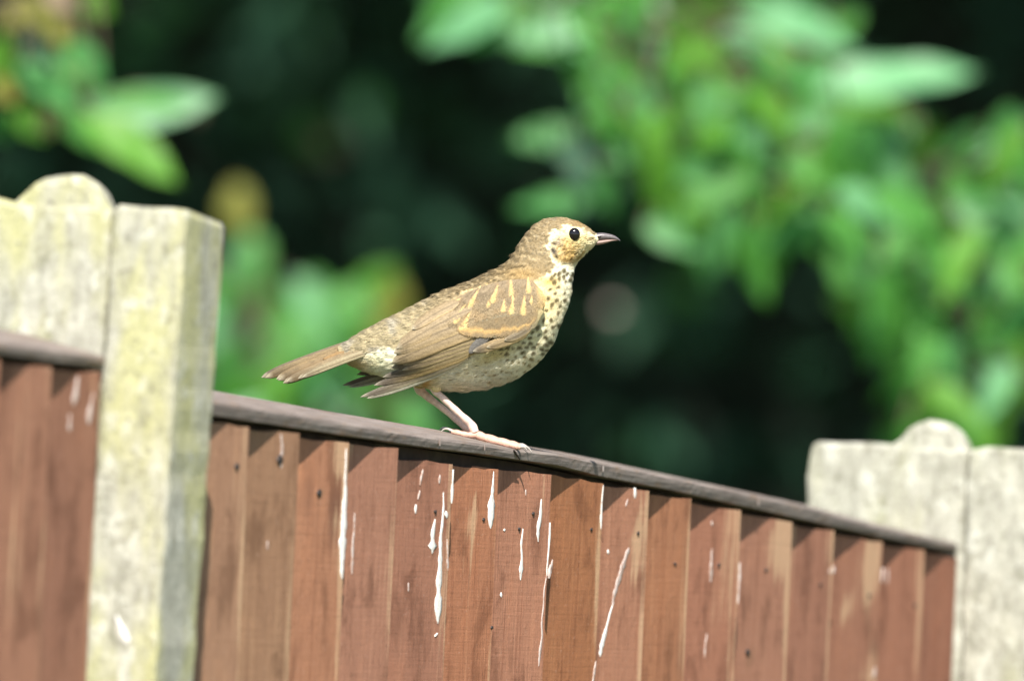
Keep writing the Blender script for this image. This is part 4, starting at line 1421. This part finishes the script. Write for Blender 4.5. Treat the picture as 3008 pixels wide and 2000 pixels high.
def foot_world(px, py, Y, lift):
    """point seen at px, dropped onto the cap rail at depth Y"""
    P = at(np.asarray(px, float), np.asarray(py, float), Y)
    L_ = P - O
    s = L_ @ DV; n = L_ @ NV
    Q = P.copy()
    Q[..., 2] = O[2] + RAIL.top(s, n) + lift
    return Q


def px_w(w): return w * CAM_D / FPX


def build_leg(dY, shift, name_light):
    Y0 = YB + dY
    A = lambda x, y, y_=0.0: at(np.array(float(x + shift[0])), np.array(float(y + shift[1])), Y0 + y_)
    ankle = foot_world(np.array(1399.0 + shift[0]), np.array(1272.0 + shift[1]), Y0, 0.0030)
    if name_light:
        pts = [A(1262, 1128, 0.004), A(1276, 1147, 0.002), A(1300, 1168), A(1330, 1197), A(1362, 1226), A(1385, 1248), ankle + np.array([-0.001, 0, 0.0012])]
        rad = [px_w(9), px_w(10.5), px_w(10.2), px_w(10), px_w(10.5), px_w(12.5), px_w(14)]
    else:
        pts = [A(1228, 1116), A(1238, 1142), A(1258, 1162), A(1300, 1194), A(1335, 1222), A(1366, 1248), ankle]
        rad = [px_w(15), px_w(15), px_w(11.5), px_w(9.5), px_w(9.5), px_w(11), px_w(12)]
    R_ = spline(np.concatenate([np.array(pts), np.array(rad)[:, None]], 1), 30)
    V, F = tube(R_[:, :3] - bird_loc, R_[:, 3] * (1 + 0.06 * np.sin(np.arange(30) * 1.3)), 16)
    leg = mesh_obj('leg', V, F, M_LEG, bird)
    def toe(pl, rr, claw, dys):
        P = []
        for (x, y), r_, dy in zip(pl, rr, dys):
            P.append(foot_world(np.array(float(x + shift[0])), np.array(float(y + shift[1])), Y0 + dy, px_w(r_) * 0.9))
        P[0] = ankle if P else None
        n = 26
        Q = spline(np.concatenate([np.array(P), np.array(rr)[:, None]], 1), n)
        rad = px_w(Q[:, 3]) * (0.86 + 0.24 * np.abs(np.sin(np.linspace(0, len(pl) * 2.6, n))))
        V, F = tube(Q[:, :3] - bird_loc, rad, 12)
        mesh_obj('toe', V, F, M_TOE, leg)
        e = Q[-1, :3]; d = Q[-1, :3] - Q[-4, :3]; d /= np.linalg.norm(d)
        up = np.array([0, 0, 1.0])
        L_ = px_w(claw)
        cp = np.array([e - d * L_ * .2, e + d * L_ * .35 + up * L_ * .16, e + d * L_ * .75 + up * L_ * .06, e + d * L_ * 1.0 - up * L_ * .22])
        cq = spline(cp, 12)
        V, F = tube(cq - bird_loc, np.linspace(px_w(rr[-1]) * .72, px_w(1.2), 12), 9)
        mesh_obj('claw', V, F, M_CLAW, leg)
    # one toe behind, three in front spread over the sloping cap
    toe([(1399, 1272), (1375, 1268), (1350, 1264), (1328, 1258)], [11, 8.5, 8, 7], 34, [0, -.001, -.001, 0])
    toe([(1399, 1272), (1430, 1285), (1470, 1300), (1505, 1312), (1528, 1321)], [12, 11.5, 10.5, 9.5, 8], 20, [0, -.002, -.004, -.005, -.005])
    toe([(1399, 1272), (1432, 1278), (1470, 1291), (1505, 1302), (1530, 1310)], [11, 10, 9.5, 9, 7.5], 34, [.001, .002, .004, .006, .007])
    toe([(1399, 1272), (1425, 1276), (1455, 1286), (1482, 1294)], [9, 8, 7.5, 6.5], 24, [.002, .006, .011, .015])
    return leg


build_leg(-0.006, (0, 0), True)
build_leg(0.012, (-6, 0), False)


# feathered thighs
def thigh(a, b_, ra, rb, Y, col):
    n = 14; na = 20
    V = []
    A_ = np.array(a); B_ = np.array(b_)
    for i in range(n):
        t = i / (n - 1)
        r = (ra + (rb - ra) * t ** .8) * (1 - .9 * max(0, (t - .88) / .12) ** 2)
        c = A_ + (B_ - A_) * t
        ax = (B_ - A_) / np.linalg.norm(B_ - A_); sd = np.array([-ax[1], ax[0]])
        for j in range(na):
            th = 2 * math.pi * j / na
            x, y = c + sd * r * math.cos(th)
            V.append(at(np.array(x), np.array(y), Y + px_w(r) * .8 * math.sin(th)) - bird_loc)
    V = np.array(V)
    cc = np.tile(srgb(np.array(col, float)) * K, (len(V), 1)) * (0.9 + .2 * RNG.random((len(V), 1)))
    mesh_obj('thigh', V, grid_faces(n, na, True) + [tuple(range(na - 1, -1, -1)), tuple((n - 1) * na + k for k in range(na))], M_FEATH, bird, cols=cc)


thigh((1275, 1095), (1285, 1152), 34, 12, YB - 0.007, (232, 212, 160))
thigh((1232, 1082), (1233, 1143), 30, 14, YB + 0.010, (196, 170, 112))


# --- loose body plumage: thousands of small tapered barbs following the feather flow
def build_plumage(count=46000):
    nt_, na = BP.shape[:2]
    rr = np.random.default_rng(5)
    d1 = np.linalg.norm(np.diff(BP, axis=0), axis=2).mean(1)
    seclen = np.append(d1, d1[-1]) * np.linalg.norm(BP - np.roll(BP, 1, axis=1), axis=2).sum(1)
    seclen[:12] = 0
    seclen[-14:] *= 0.3
    i = rr.choice(nt_, count, p=seclen / seclen.sum())
    j = rr.integers(0, na, count)
    i = np.clip(i, 2, nt_ - 3)
    root = BP[i, j]; nrm = BNRM[i, j]
    tng = BP[i - 2, j] - BP[i + 2, j]
    tng /= np.linalg.norm(tng, axis=1)[:, None] + 1e-9
    nrm = nrm - tng * (nrm * tng).sum(1)[:, None]
    nrm /= np.linalg.norm(nrm, axis=1)[:, None] + 1e-9
    sidev = np.cross(tng, nrm)
    cx = BCX[i, j]; cy = BCY[i, j]
    inwing = poly_sd(WING_OUTL, cx, cy) > -6
    ex, ey = sc_(1686.8, 688.8)
    eye = np.hypot((cx - ex) / 46, (cy - ey) / 50) < 1
    keep = ~inwing & ~eye
    root, nrm, tng, sidev, cx, cy = [q[keep] for q in (root, nrm, tng, sidev, cx, cy)]
    m = len(root)
    head = sm(1500, 1750, cx)
    L_ = (0.0038 - 0.0018 * head) * rr.uniform(.6, 1.25, m)
    wdt = (0.00044 - 0.00010 * head) * rr.uniform(.7, 1.3, m)
    belly = sm(850, 1050, cy) * sm(1700, 1500, cx)
    liftv = rr.uniform(.02, .10, m) * (1 + 1.2 * belly)
    sway = rr.normal(0, .22, m)
    d = tng + sidev * sway[:, None]
    c0 = root - nrm * 0.0001
    c1 = root + d * (L_ * .55)[:, None] + nrm * (L_ * liftv * .7)[:, None]
    c2 = root + d * L_[:, None] + nrm * (L_ * liftv * .75)[:, None]
    V = np.stack([c0 - sidev * wdt[:, None] * .4, c0 + sidev * wdt[:, None] * .4, c1 + sidev * wdt[:, None] * .5, c1 - sidev * wdt[:, None] * .5, c2], 1).reshape(-1, 3) - bird_loc
    b = np.arange(m) * 5
    F = [(a, a + 1, a + 2, a + 3) for a in b] + [(a + 3, a + 2, a + 4) for a in b]
    col = body_col(*sc_(*proj(c1))) * rr.uniform(.92, 1.08, (m, 1))
    o = mesh_obj('plumage', V, F, M_FEATH, body, smooth=False, cols=np.repeat(col, 5, 0))
    o['kind'] = 'stuff'


build_plumage()

# ------------------------------------------------------------------ shrubs, added shade tree and hedge behind the fence
def leaf_mesh(name, seed, wid=0.42):
    r = random.Random(seed)
    nu, nv = 10, 5
    r0 = r.random(); fold = r.uniform(.10, .30); droop = r.uniform(.08, .28); twist = r.uniform(-.3, .3)
    V = []
    for i in range(nu):
        u = i / (nu - 1)
        w = wid * .5 * 1.9 * (u + .015) ** .62 * max(0.0, 1 - u) ** (.85 + .3 * r0)
        for j in range(nv):
            v = -1 + 2 * j / (nv - 1)
            z = fold * abs(v) * w - droop * u * u + twist * v * w * u + .02 * math.sin(u * 14 + j)
            V.append((u, v * w, z))
    me = bpy.data.meshes.new(name)
    me.from_pydata(V, [], grid_faces(nu, nv))
    me.polygons.foreach_set('use_smooth', [True] * len(me.polygons))
    me.materials.append(M_LEAF['green'])
    return me


LEAVES = [leaf_mesh('leaf', s) for s in range(8)]
VIEW = np.array([0, -1.0, 0])
SUNV = np.array(SUN)


def norm(v):
    return v / (np.linalg.norm(v) + 1e-12)


class Shrub:
    def __init__(self, name, label, cat, base, group=None):
        self.base = np.array(base, float)
        self.root = thing(name, label, cat, tuple(base), 0, group)
        self.pts = []           # branch sample points
        self.twigs = []

    def branch(self, pts, r0, r1):
        P = spline(np.array(pts, float), 24)
        v, f = tube(P - self.base, np.linspace(r0, r1, 24), 7)
        mesh_obj('branch', v, f, M_TWIG, self.root)
        self.pts += [p for p in P[6:]]

    def leaf(self, b, t, w, Y, mat='green', dY=None, face=0.5, jit=0.25):
        dY = random.uniform(-.02, .02) if dY is None else dY
        B = at(np.array(float(b[0])), np.array(float(b[1])), Y); T = at(np.array(float(t[0])), np.array(float(t[1])), Y + dY)
        ax = T - B; L = np.linalg.norm(ax); ax = ax / L
        n0 = norm(SUNV * (1 - face) + VIEW * face + np.array([random.gauss(0, jit) for _ in range(3)]))
        n = norm(n0 - ax * (n0 @ ax))
        sd = np.cross(n, ax)
        wr = w * (CAM_D + Y) / FPX / max(.45, abs(n @ VIEW))
        me = random.choice(LEAVES)
        o = bpy.data.objects.new('leaf', me)
        M = Matrix(((ax[0] * L, sd[0] * wr / .42, n[0] * L, B[0] - self.base[0]), (ax[1] * L, sd[1] * wr / .42, n[1] * L, B[1] - self.base[1]), (ax[2] * L, sd[2] * wr / .42, n[2] * L, B[2] - self.base[2]), (0, 0, 0, 1)))
        o.parent = self.root
        o.matrix_basis = M
        C.objects.link(o)
        o.material_slots[0].link = 'OBJECT'
        o.material_slots[0].material = M_LEAF[mat]
        self.twigs.append(B)
        return o

    def fill(self, poly, count, Y0, Y1, mats, lmin=170, lmax=300, ratio=(.34, .5), avoid=(), face=0.38, dirs=(20, 170)):
        p = np.array(poly, float)
        n = 0; tries = 0
        while n < count and tries < 20000:
            tries += 1
            x = random.uniform(p[:, 0].min(), p[:, 0].max()); y = random.uniform(p[:, 1].min(), p[:, 1].max())
            if poly_sd(poly, np.array([x]), np.array([y]))[0] < 0:
                continue
            if any(((x - a) / rx) ** 2 + ((y - b) / ry) ** 2 < 1 for a, b, rx, ry in avoid):
                continue
            L = random.uniform(lmin, lmax); a = math.radians(random.uniform(*dirs))
            dx, dy = math.cos(a) * L / 2, math.sin(a) * L / 2
            if poly_sd(poly, np.array([x + dx]), np.array([y + dy]))[0] < -50:
                continue
            m = random.choices([k for k, _ in mats], [w for _, w in mats])[0]
            self.leaf((x - dx, y - dy), (x + dx, y + dy), L * random.uniform(*ratio), random.uniform(Y0, Y1), m, face=face, jit=.35)
            n += 1

    def finish(self):
        if not self.pts:
            return
        Q = np.array(self.pts)
        parts = []
        for B in self.twigs:
            d = np.linalg.norm(Q - B, axis=1)
            q = Q[int(np.argmin(d))]
            mid = (q + B) / 2 + np.array([0, 0, .01])
            parts.append(tube(spline(np.array([q, mid, B]), 5) - self.base, [.0022, .002, .0018, .0015, .0012], 4))
        v, f = merge(parts)
        o = mesh_obj('twigs', v, f, M_TWIG, self.root)
        o['kind'] = 'stuff'


def atp(x, y, Y):
    return at(np.array(float(x)), np.array(float(y)), Y)


# --- the big bright shrub on the right
YR = 3.7
b0 = atp(3900, 1000, YR + .3); b0[2] = 0
right = Shrub('leafy_shrub', 'large sunlit green shrub filling the upper right behind the bird', 'shrub', b0, 'shrubs behind the fence')
right.branch([b0, atp(3700, 1500, YR + .3), atp(3300, 900, YR + .3), atp(2850, 600, YR + .25), atp(2450, 380, YR + .2), atp(2100, 150, YR + .1), atp(1700, 60, YR), atp(1420, 40, YR)], .010, .002)
right.branch([atp(3650, 1300, YR + .3), atp(3300, 900, YR + .1), atp(2800, 700, YR), atp(2350, 560, YR), atp(2000, 520, YR)], .007, .002)
right.branch([atp(3650, 1400, YR + .3), atp(3250, 1200, YR + .1), atp(2900, 1050, YR), atp(2650, 980, YR)], .006, .002)
right.branch([atp(2400, 270, YR), atp(2550, 260, YR + .05), atp(2650, 210, YR + .05)], .004, .0015)
right.branch([atp(2000, 110, YR), atp(1850, 280, YR), atp(1700, 390, YR)], .005, .002)
BUSH = [(1640, 0), (2420, 0), (2500, 90), (2360, 190), (2440, 270), (2600, 330), (2700, 420), (2800, 380), (3008, 380), (3060, 700), (3060, 1050), (2960, 1180), (2900, 1320), (2620, 1320), (2620, 1180), (2560, 1090),
        (2530, 960), (2490, 850), (2440, 740), (2330, 680), (2270, 850), (2190, 800), (2060, 760), (1930, 680), (1900, 560), (1790, 420), (1700, 330), (1660, 180)]
HOLES = [(2110, 620, 85, 45), (2400, 160, 60, 35), (2640, 480, 40, 30), (2480, 1200, 90, 60), (2440, 640, 40, 30), (2090, 200, 40, 22)]
right.fill(BUSH, 238, 3.3, 4.3, [('green', 5), ('mid', 3), ('lime', 2.2), ('gloss', 1.8), ('yellow', .10), ('tan', .06)], 140, 250, (.46, .66), HOLES, dirs=(15, 165))
hero = [  # base, tip, width, colour
    ((1490, 15), (1236, 135), 120, 'gloss'), ((1500, 70), (1370, 130), 70, 'mid'), ((1740, 70), (1490, 105), 110, 'gloss'), ((1560, 0), (1330, 30), 80, 'green'), ((1640, 40), (1420, 60), 70, 'green'),
    ((1665, 150), (1830, 390), 92, 'green'), ((1720, 395), (1490, 400), 95, 'mid'), ((1800, 440), (1600, 440), 110, 'dark'), ((1880, 430), (1700, 470), 100, 'mid'), ((1830, 520), (1680, 620), 90, 'dark'), ((1760, 500), (1800, 640), 90, 'mid'), ((1660, 470), (1760, 560), 70, 'dark'), ((1720, 595), (1490, 590), 85, 'mid'), ((1850, 560), (1640, 640), 70, 'dark'),
    ((2170, 20), (2550, 120), 120, 'gloss'), ((2400, 265), (2880, 165), 135, 'gloss'), ((2440, 290), (2690, 345), 95, 'lime'), ((2380, 250), (2360, 390), 110, 'green'), ((2560, 370), (2790, 590), 120, 'gloss'),
    ((1990, 60), (2030, 300), 120, 'lime'), ((1960, 150), (2040, 320), 90, 'green'), ((2050, 250), (2260, 290), 110, 'green'), ((2180, 290), (2260, 470), 130, 'lime'), ((2300, 480), (2620, 540), 130, 'green'), ((2400, 420), (2480, 560), 110, 'lime'),
    ((2580, 700), (2540, 880), 120, 'gloss'), ((2700, 830), (2500, 840), 110, 'green'), ((2600, 900), (2550, 1090), 90, 'mid'), ((2680, 870), (2590, 1080), 85, 'green'), ((2120, 640), (2060, 820), 100, 'mid'), ((2180, 690), (2270, 900), 105, 'green'),
    ((2080, 560), (1990, 700), 110, 'lime'), ((2880, 1230), (2960, 1320), 120, 'lime'), ((2800, 1050), (2950, 1150), 120, 'gloss'), ((2920, 940), (3040, 1090), 130, 'lime'), ((2700, 1120), (2640, 1260), 90, 'mid'), ((2660, 1240), (2700, 1330), 90, 'green'),
    ((2960, 540), (3020, 760), 110, 'gloss'), ((2840, 440), (2890, 620), 100, 'green'), ((2300, 180), (2190, 130), 60, 'yellow'), ((2500, 600), (2430, 690), 50, 'tan'), ((2760, 1010), (2800, 1070), 60, 'tan'), ((2650, 700), (2620, 640), 50, 'tan')]
for b, t, w, m in hero:
    right.leaf(b, t, w * 1.3, YR - .1 + random.uniform(-.1, .1), m, jit=.12)
right.fill([(1240, -20), (1720, -20), (1700, 110), (1450, 150), (1250, 110)], 16, YR - .2, YR + .3, [('green', 3), ('mid', 3), ('gloss', 2)], 150, 230, (.36, .5), face=.45, dirs=(100, 190))
right.finish()

# --- shrub at the upper left
YL = 3.2
b0 = atp(-700, 1000, YL + .2); b0[2] = 0
lsh = Shrub('leafy_shrub', 'broad leaved shrub reaching in above the left concrete post', 'shrub', b0, 'shrubs behind the fence')
lsh.branch([b0, atp(-600, 900, YL + .1), atp(-250, 300, YL), atp(60, 260, YL + .1), atp(200, 330, YL + .1)], .006, .0015)
lsh.branch([atp(-500, 500, YL), atp(-100, 60, YL), atp(150, 10, YL), atp(300, -10, YL)], .004, .0015)
for b, t, w, m in [((200, 375), (640, 262), 150, 'gloss'), ((255, 345), (535, 515), 130, 'lime'), ((300, 300), (560, 290), 80, 'green'), ((330, 400), (430, 470), 70, 'mid'), ((180, 330), (330, 430), 100, 'green'), ((590, 270), (585, 370), 60, 'pink'), ((40, 330), (150, 400), 85, 'lime'), ((130, 320), (170, 400), 60, 'tan'),
                   ((90, 140), (300, 270), 110, 'green'), ((60, 190), (230, 300), 100, 'mid'), ((200, 130), (330, 230), 90, 'mid'), ((-40, 130), (60, 220), 110, 'lime'), ((-30, 240), (60, 290), 70, 'yellow'), ((140, 70), (225, 125), 80, 'yellow'), ((130, -20), (230, 15), 70, 'tan'),
                   ((240, -10), (340, 40), 110, 'lime'), ((20, 40), (90, 20), 80, 'yellow'), ((90, 60), (150, 10), 80, 'yellow'), ((30, 10), (80, 70), 60, 'tan'), ((60, 110), (180, 190), 90, 'dark'), ((-30, 330), (40, 420), 80, 'mid')]:
    lsh.leaf(b, t, w * 1.3, YL + random.uniform(-.12, .12), m, jit=.12)
lsh.finish()

# --- softer shrub further back, behind the tail
YM = 5.3
b0 = atp(700, 1000, YM + .2); b0[2] = 0
msh = Shrub('leafy_shrub', 'soft green shrub with yellowing leaves behind the tail of the bird', 'shrub', b0, 'shrubs behind the fence')
for x1, y1, x2, y2 in [(740, 1000, 720, 620), (860, 1100, 1050, 860), (900, 1200, 1240, 1200)]:
    msh.branch([b0 + np.array([random.uniform(-.05, .05), 0, 0]), atp(x1, y1 + 400, YM + .1), atp(x1, y1, YM), atp(x2, y2, YM)], .008, .002)
MID = [(560, 780), (680, 720), (800, 800), (900, 900), (1000, 830), (1130, 860), (1150, 1000), (1080, 1100), (1130, 1200), (1300, 1200), (1340, 1300), (1100, 1320), (700, 1240), (560, 1200)]
msh.fill(MID, 80, 4.9, 5.8, [('green', 4), ('mid', 2), ('lime', 1.6), ('gloss', 1.6), ('yellow', .15)], 150, 240, (.4, .6), dirs=(15, 165))
for b, t, w, m in [((690, 540), (730, 690), 90, 'yellow'), ((650, 600), (740, 650), 80, 'yellow'), ((720, 680), (760, 830), 120, 'green'), ((660, 720), (740, 800), 90, 'gloss'), ((1000, 850), (1090, 920), 110, 'green'), ((960, 920), (1060, 860), 110, 'green'), ((830, 960), (940, 1020), 120, 'green'), 
                   ((800, 1010), (880, 1060), 120, 'lime'), ((930, 1130), (1040, 1180), 110, 'gloss'), ((1180, 1220), (1290, 1240), 90, 'mid'), ((860, 1130), (960, 1090), 100, 'gloss')]:
    msh.leaf(b, t, w * 1.3, YM - .3 + random.uniform(-.2, .2), m, jit=.15)
msh.finish()

# --- the shaded hedge across the back, its leaves and a few paler ones hanging in the dark
HY = 8.6
hedge = thing('hedge', 'tall dark hedge in deep shade across the background', 'hedge', (0, HY + 1.0, 0))


def leaf_cloud(n, boxf, size, seed, parent_loc):
    rr = np.random.default_rng(seed)
    c = boxf(rr, n)
    ax = rr.normal(0, 1, (n, 3)); ax /= np.linalg.norm(ax, axis=1)[:, None]
    nn = rr.normal(0, 1, (n, 3)) + np.array([0, -.6, .6]); nn -= ax * (nn * ax).sum(1)[:, None]; nn /= np.linalg.norm(nn, axis=1)[:, None]
    sd = np.cross(nn, ax)
    L = size * rr.uniform(.7, 1.3, n); w = L * rr.uniform(.4, .6, n)
    k = np.array([(-.5, 0), (0, -.5), (.5, 0), (0, .5)])
    V = c[:, None] + ax[:, None] * (L[:, None] * k[None, :, 0])[..., None] + sd[:, None] * (w[:, None] * k[None, :, 1])[..., None]
    V[:, [1, 3]] += (nn * (L * .08)[:, None])[:, None]
    V = V.reshape(-1, 3) - np.array(parent_loc)
    return V, (np.arange(n * 4).reshape(-1, 4))


def hedge_box(rr, n):
    x = rr.uniform(-3.2, 3.2, n); z = rr.uniform(0.0, 4.2, n)
    y = HY + 0.7 * rr.random(n) ** 1.5 + .25 * np.sin(x * 2.3) * np.sin(z * 2.1 + 1)
    return np.stack([x, y, z], 1)


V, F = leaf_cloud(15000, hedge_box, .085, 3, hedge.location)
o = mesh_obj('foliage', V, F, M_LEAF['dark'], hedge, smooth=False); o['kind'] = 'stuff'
# dark slab behind the leaves, coloured as the shade inside the hedge
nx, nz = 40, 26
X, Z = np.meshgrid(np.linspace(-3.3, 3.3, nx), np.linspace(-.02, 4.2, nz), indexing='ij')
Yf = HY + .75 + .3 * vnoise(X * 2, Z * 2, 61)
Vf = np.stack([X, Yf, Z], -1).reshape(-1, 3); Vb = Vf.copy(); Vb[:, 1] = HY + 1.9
m_ = nx * nz
Fh = grid_faces(nx, nz) + [tuple(reversed(f)) for f in grid_faces(nx, nz, base=m_)]
for i in range(nx - 1):
    Fh.append((i * nz, (i + 1) * nz, (i + 1) * nz + m_, i * nz + m_)); Fh.append(((i + 1) * nz + nz - 1, i * nz + nz - 1, i * nz + nz - 1 + m_, (i + 1) * nz + nz - 1 + m_))
for j in range(nz - 1):
    Fh.append((j + 1, j, j + m_, j + 1 + m_)); Fh.append(((nx - 1) * nz + j, (nx - 1) * nz + j + 1, (nx - 1) * nz + j + 1 + m_, (nx - 1) * nz + j + m_))
mesh_obj('dark_core', np.concatenate([Vf, Vb]) - np.array(hedge.location), Fh, M_HCORE, hedge, smooth=True)

# paler hedge leaves: a brighter base colour stands in for dim light
class _H(Shrub):
    def __init__(self, root):
        self.base = np.array(root.location, float); self.root = root; self.pts = []; self.twigs = []


hl = _H(hedge)
for b, t, w, m in [((1960, 840), (2080, 860), 110, 'green'), ((1920, 1320), (2050, 1360), 110, 'dark'), ((1800, 1330), (1890, 1350), 90, 'mid'), ((900, 60), (970, 120), 100, 'green'), ((880, 380), (960, 420), 130, 'green'), ((920, 420), (1000, 430), 80, 'tan'), ((900, -10), (980, 5), 60, 'tan'),
                   ((1860, 600), (1930, 640), 120, 'mid'), ((1080, 740), (1180, 780), 120, 'mid'), ((420, 30), (520, 60), 110, 'mid'), ((350, 110), (430, 170), 100, 'mid'), ((1060, 300), (1120, 330), 110, 'mid'), ((1700, 1290), (1760, 1310), 90, 'dark')]:
    hl.leaf(b, t, w, HY - .25 + random.uniform(-.15, .1), m, face=.7, jit=.1)
for poly, n_ in [([(520, 20), (1150, 20), (1150, 700), (880, 800), (560, 640)], 14), ([(1080, 500), (1480, 640), (1480, 760), (1150, 850)], 4), ([(1780, 1230), (2200, 1250), (2200, 1420), (1780, 1340)], 4), ([(0, 400), (300, 420), (300, 520), (0, 560)], 5)]:
    hl.fill(poly, n_, HY - .9, HY - .2, [('dark', 6)], 130, 240, (.4, .6), face=.6)

# the pale disc: a small leaf added to make an out-of-focus glint
DISC = atp(1800, 905, 6.4)
V, F = leaf_cloud(1, lambda rr, n: np.zeros((1, 3)), .012, 1, (0, 0, 0))
dl = hl.leaf((1782, 905), (1818, 908), 36, 6.4, 'pink', face=.6, jit=.0)
dl.name = 'glint_leaf'
dl['label'] = 'small pale leaf added to make an out-of-focus glint'

# --- unseen tree, added so that its crown shades the hedge
tree = thing('added_shade_tree', 'unseen tree added over the hedge to keep the background dark', 'tree', (2.6, 7.6, 0))
P = spline(np.array([(2.6, 7.6, -.05), (2.55, 7.6, 1.5), (2.4, 7.65, 3.0), (2.0, 7.7, 4.6), (1.6, 7.8, 6.4)]), 24)
v, f = tube(P - np.array(tree.location), np.linspace(.24, .07, 24), 14)
mesh_obj('trunk', v, f, M_BARK, tree)
for q in [[(2.45, 7.65, 2.7), (1.2, 7.4, 3.6), (-.6, 7.2, 4.2), (-2.2, 7.2, 4.6)], [(2.3, 7.65, 3.2), (1.0, 8.2, 4.4), (-.8, 8.6, 5.2)], [(2.3, 7.6, 3.2), (3.2, 7.0, 4.2), (4.0, 6.8, 5.0)]]:
    P = spline(np.array(q), 16)
    v, f = tube(P - np.array(tree.location), np.linspace(.10, .03, 16), 9)
    mesh_obj('limb', v, f, M_BARK, tree)


def crown_box(rr, n):
    x = rr.uniform(-4.2, 4.8, n); y = rr.uniform(5.9, 10.5, n)
    zb = 2.95 + .25 * np.sin(x * 1.7) + .2 * np.sin(y * 2.3)
    zt = 6.6 - .12 * x ** 2 - .1 * (y - 8) ** 2
    z = zb + (np.maximum(zt - zb, .6)) * rr.random(n) ** 1.2
    return np.stack([x, y, z], 1)


V, F = leaf_cloud(30000, crown_box, .17, 9, tree.location)
# gap cut in the added crown so that sun reaches the glint leaf
cen = V.reshape(-1, 4, 3).mean(1) + np.array(tree.location)
rel = cen - DISC
dist = np.linalg.norm(rel - (rel @ SUNV)[:, None] * SUNV, axis=1)
V = V.reshape(-1, 4, 3)[dist > .20].reshape(-1, 3)
F = np.arange(len(V)).reshape(-1, 4)
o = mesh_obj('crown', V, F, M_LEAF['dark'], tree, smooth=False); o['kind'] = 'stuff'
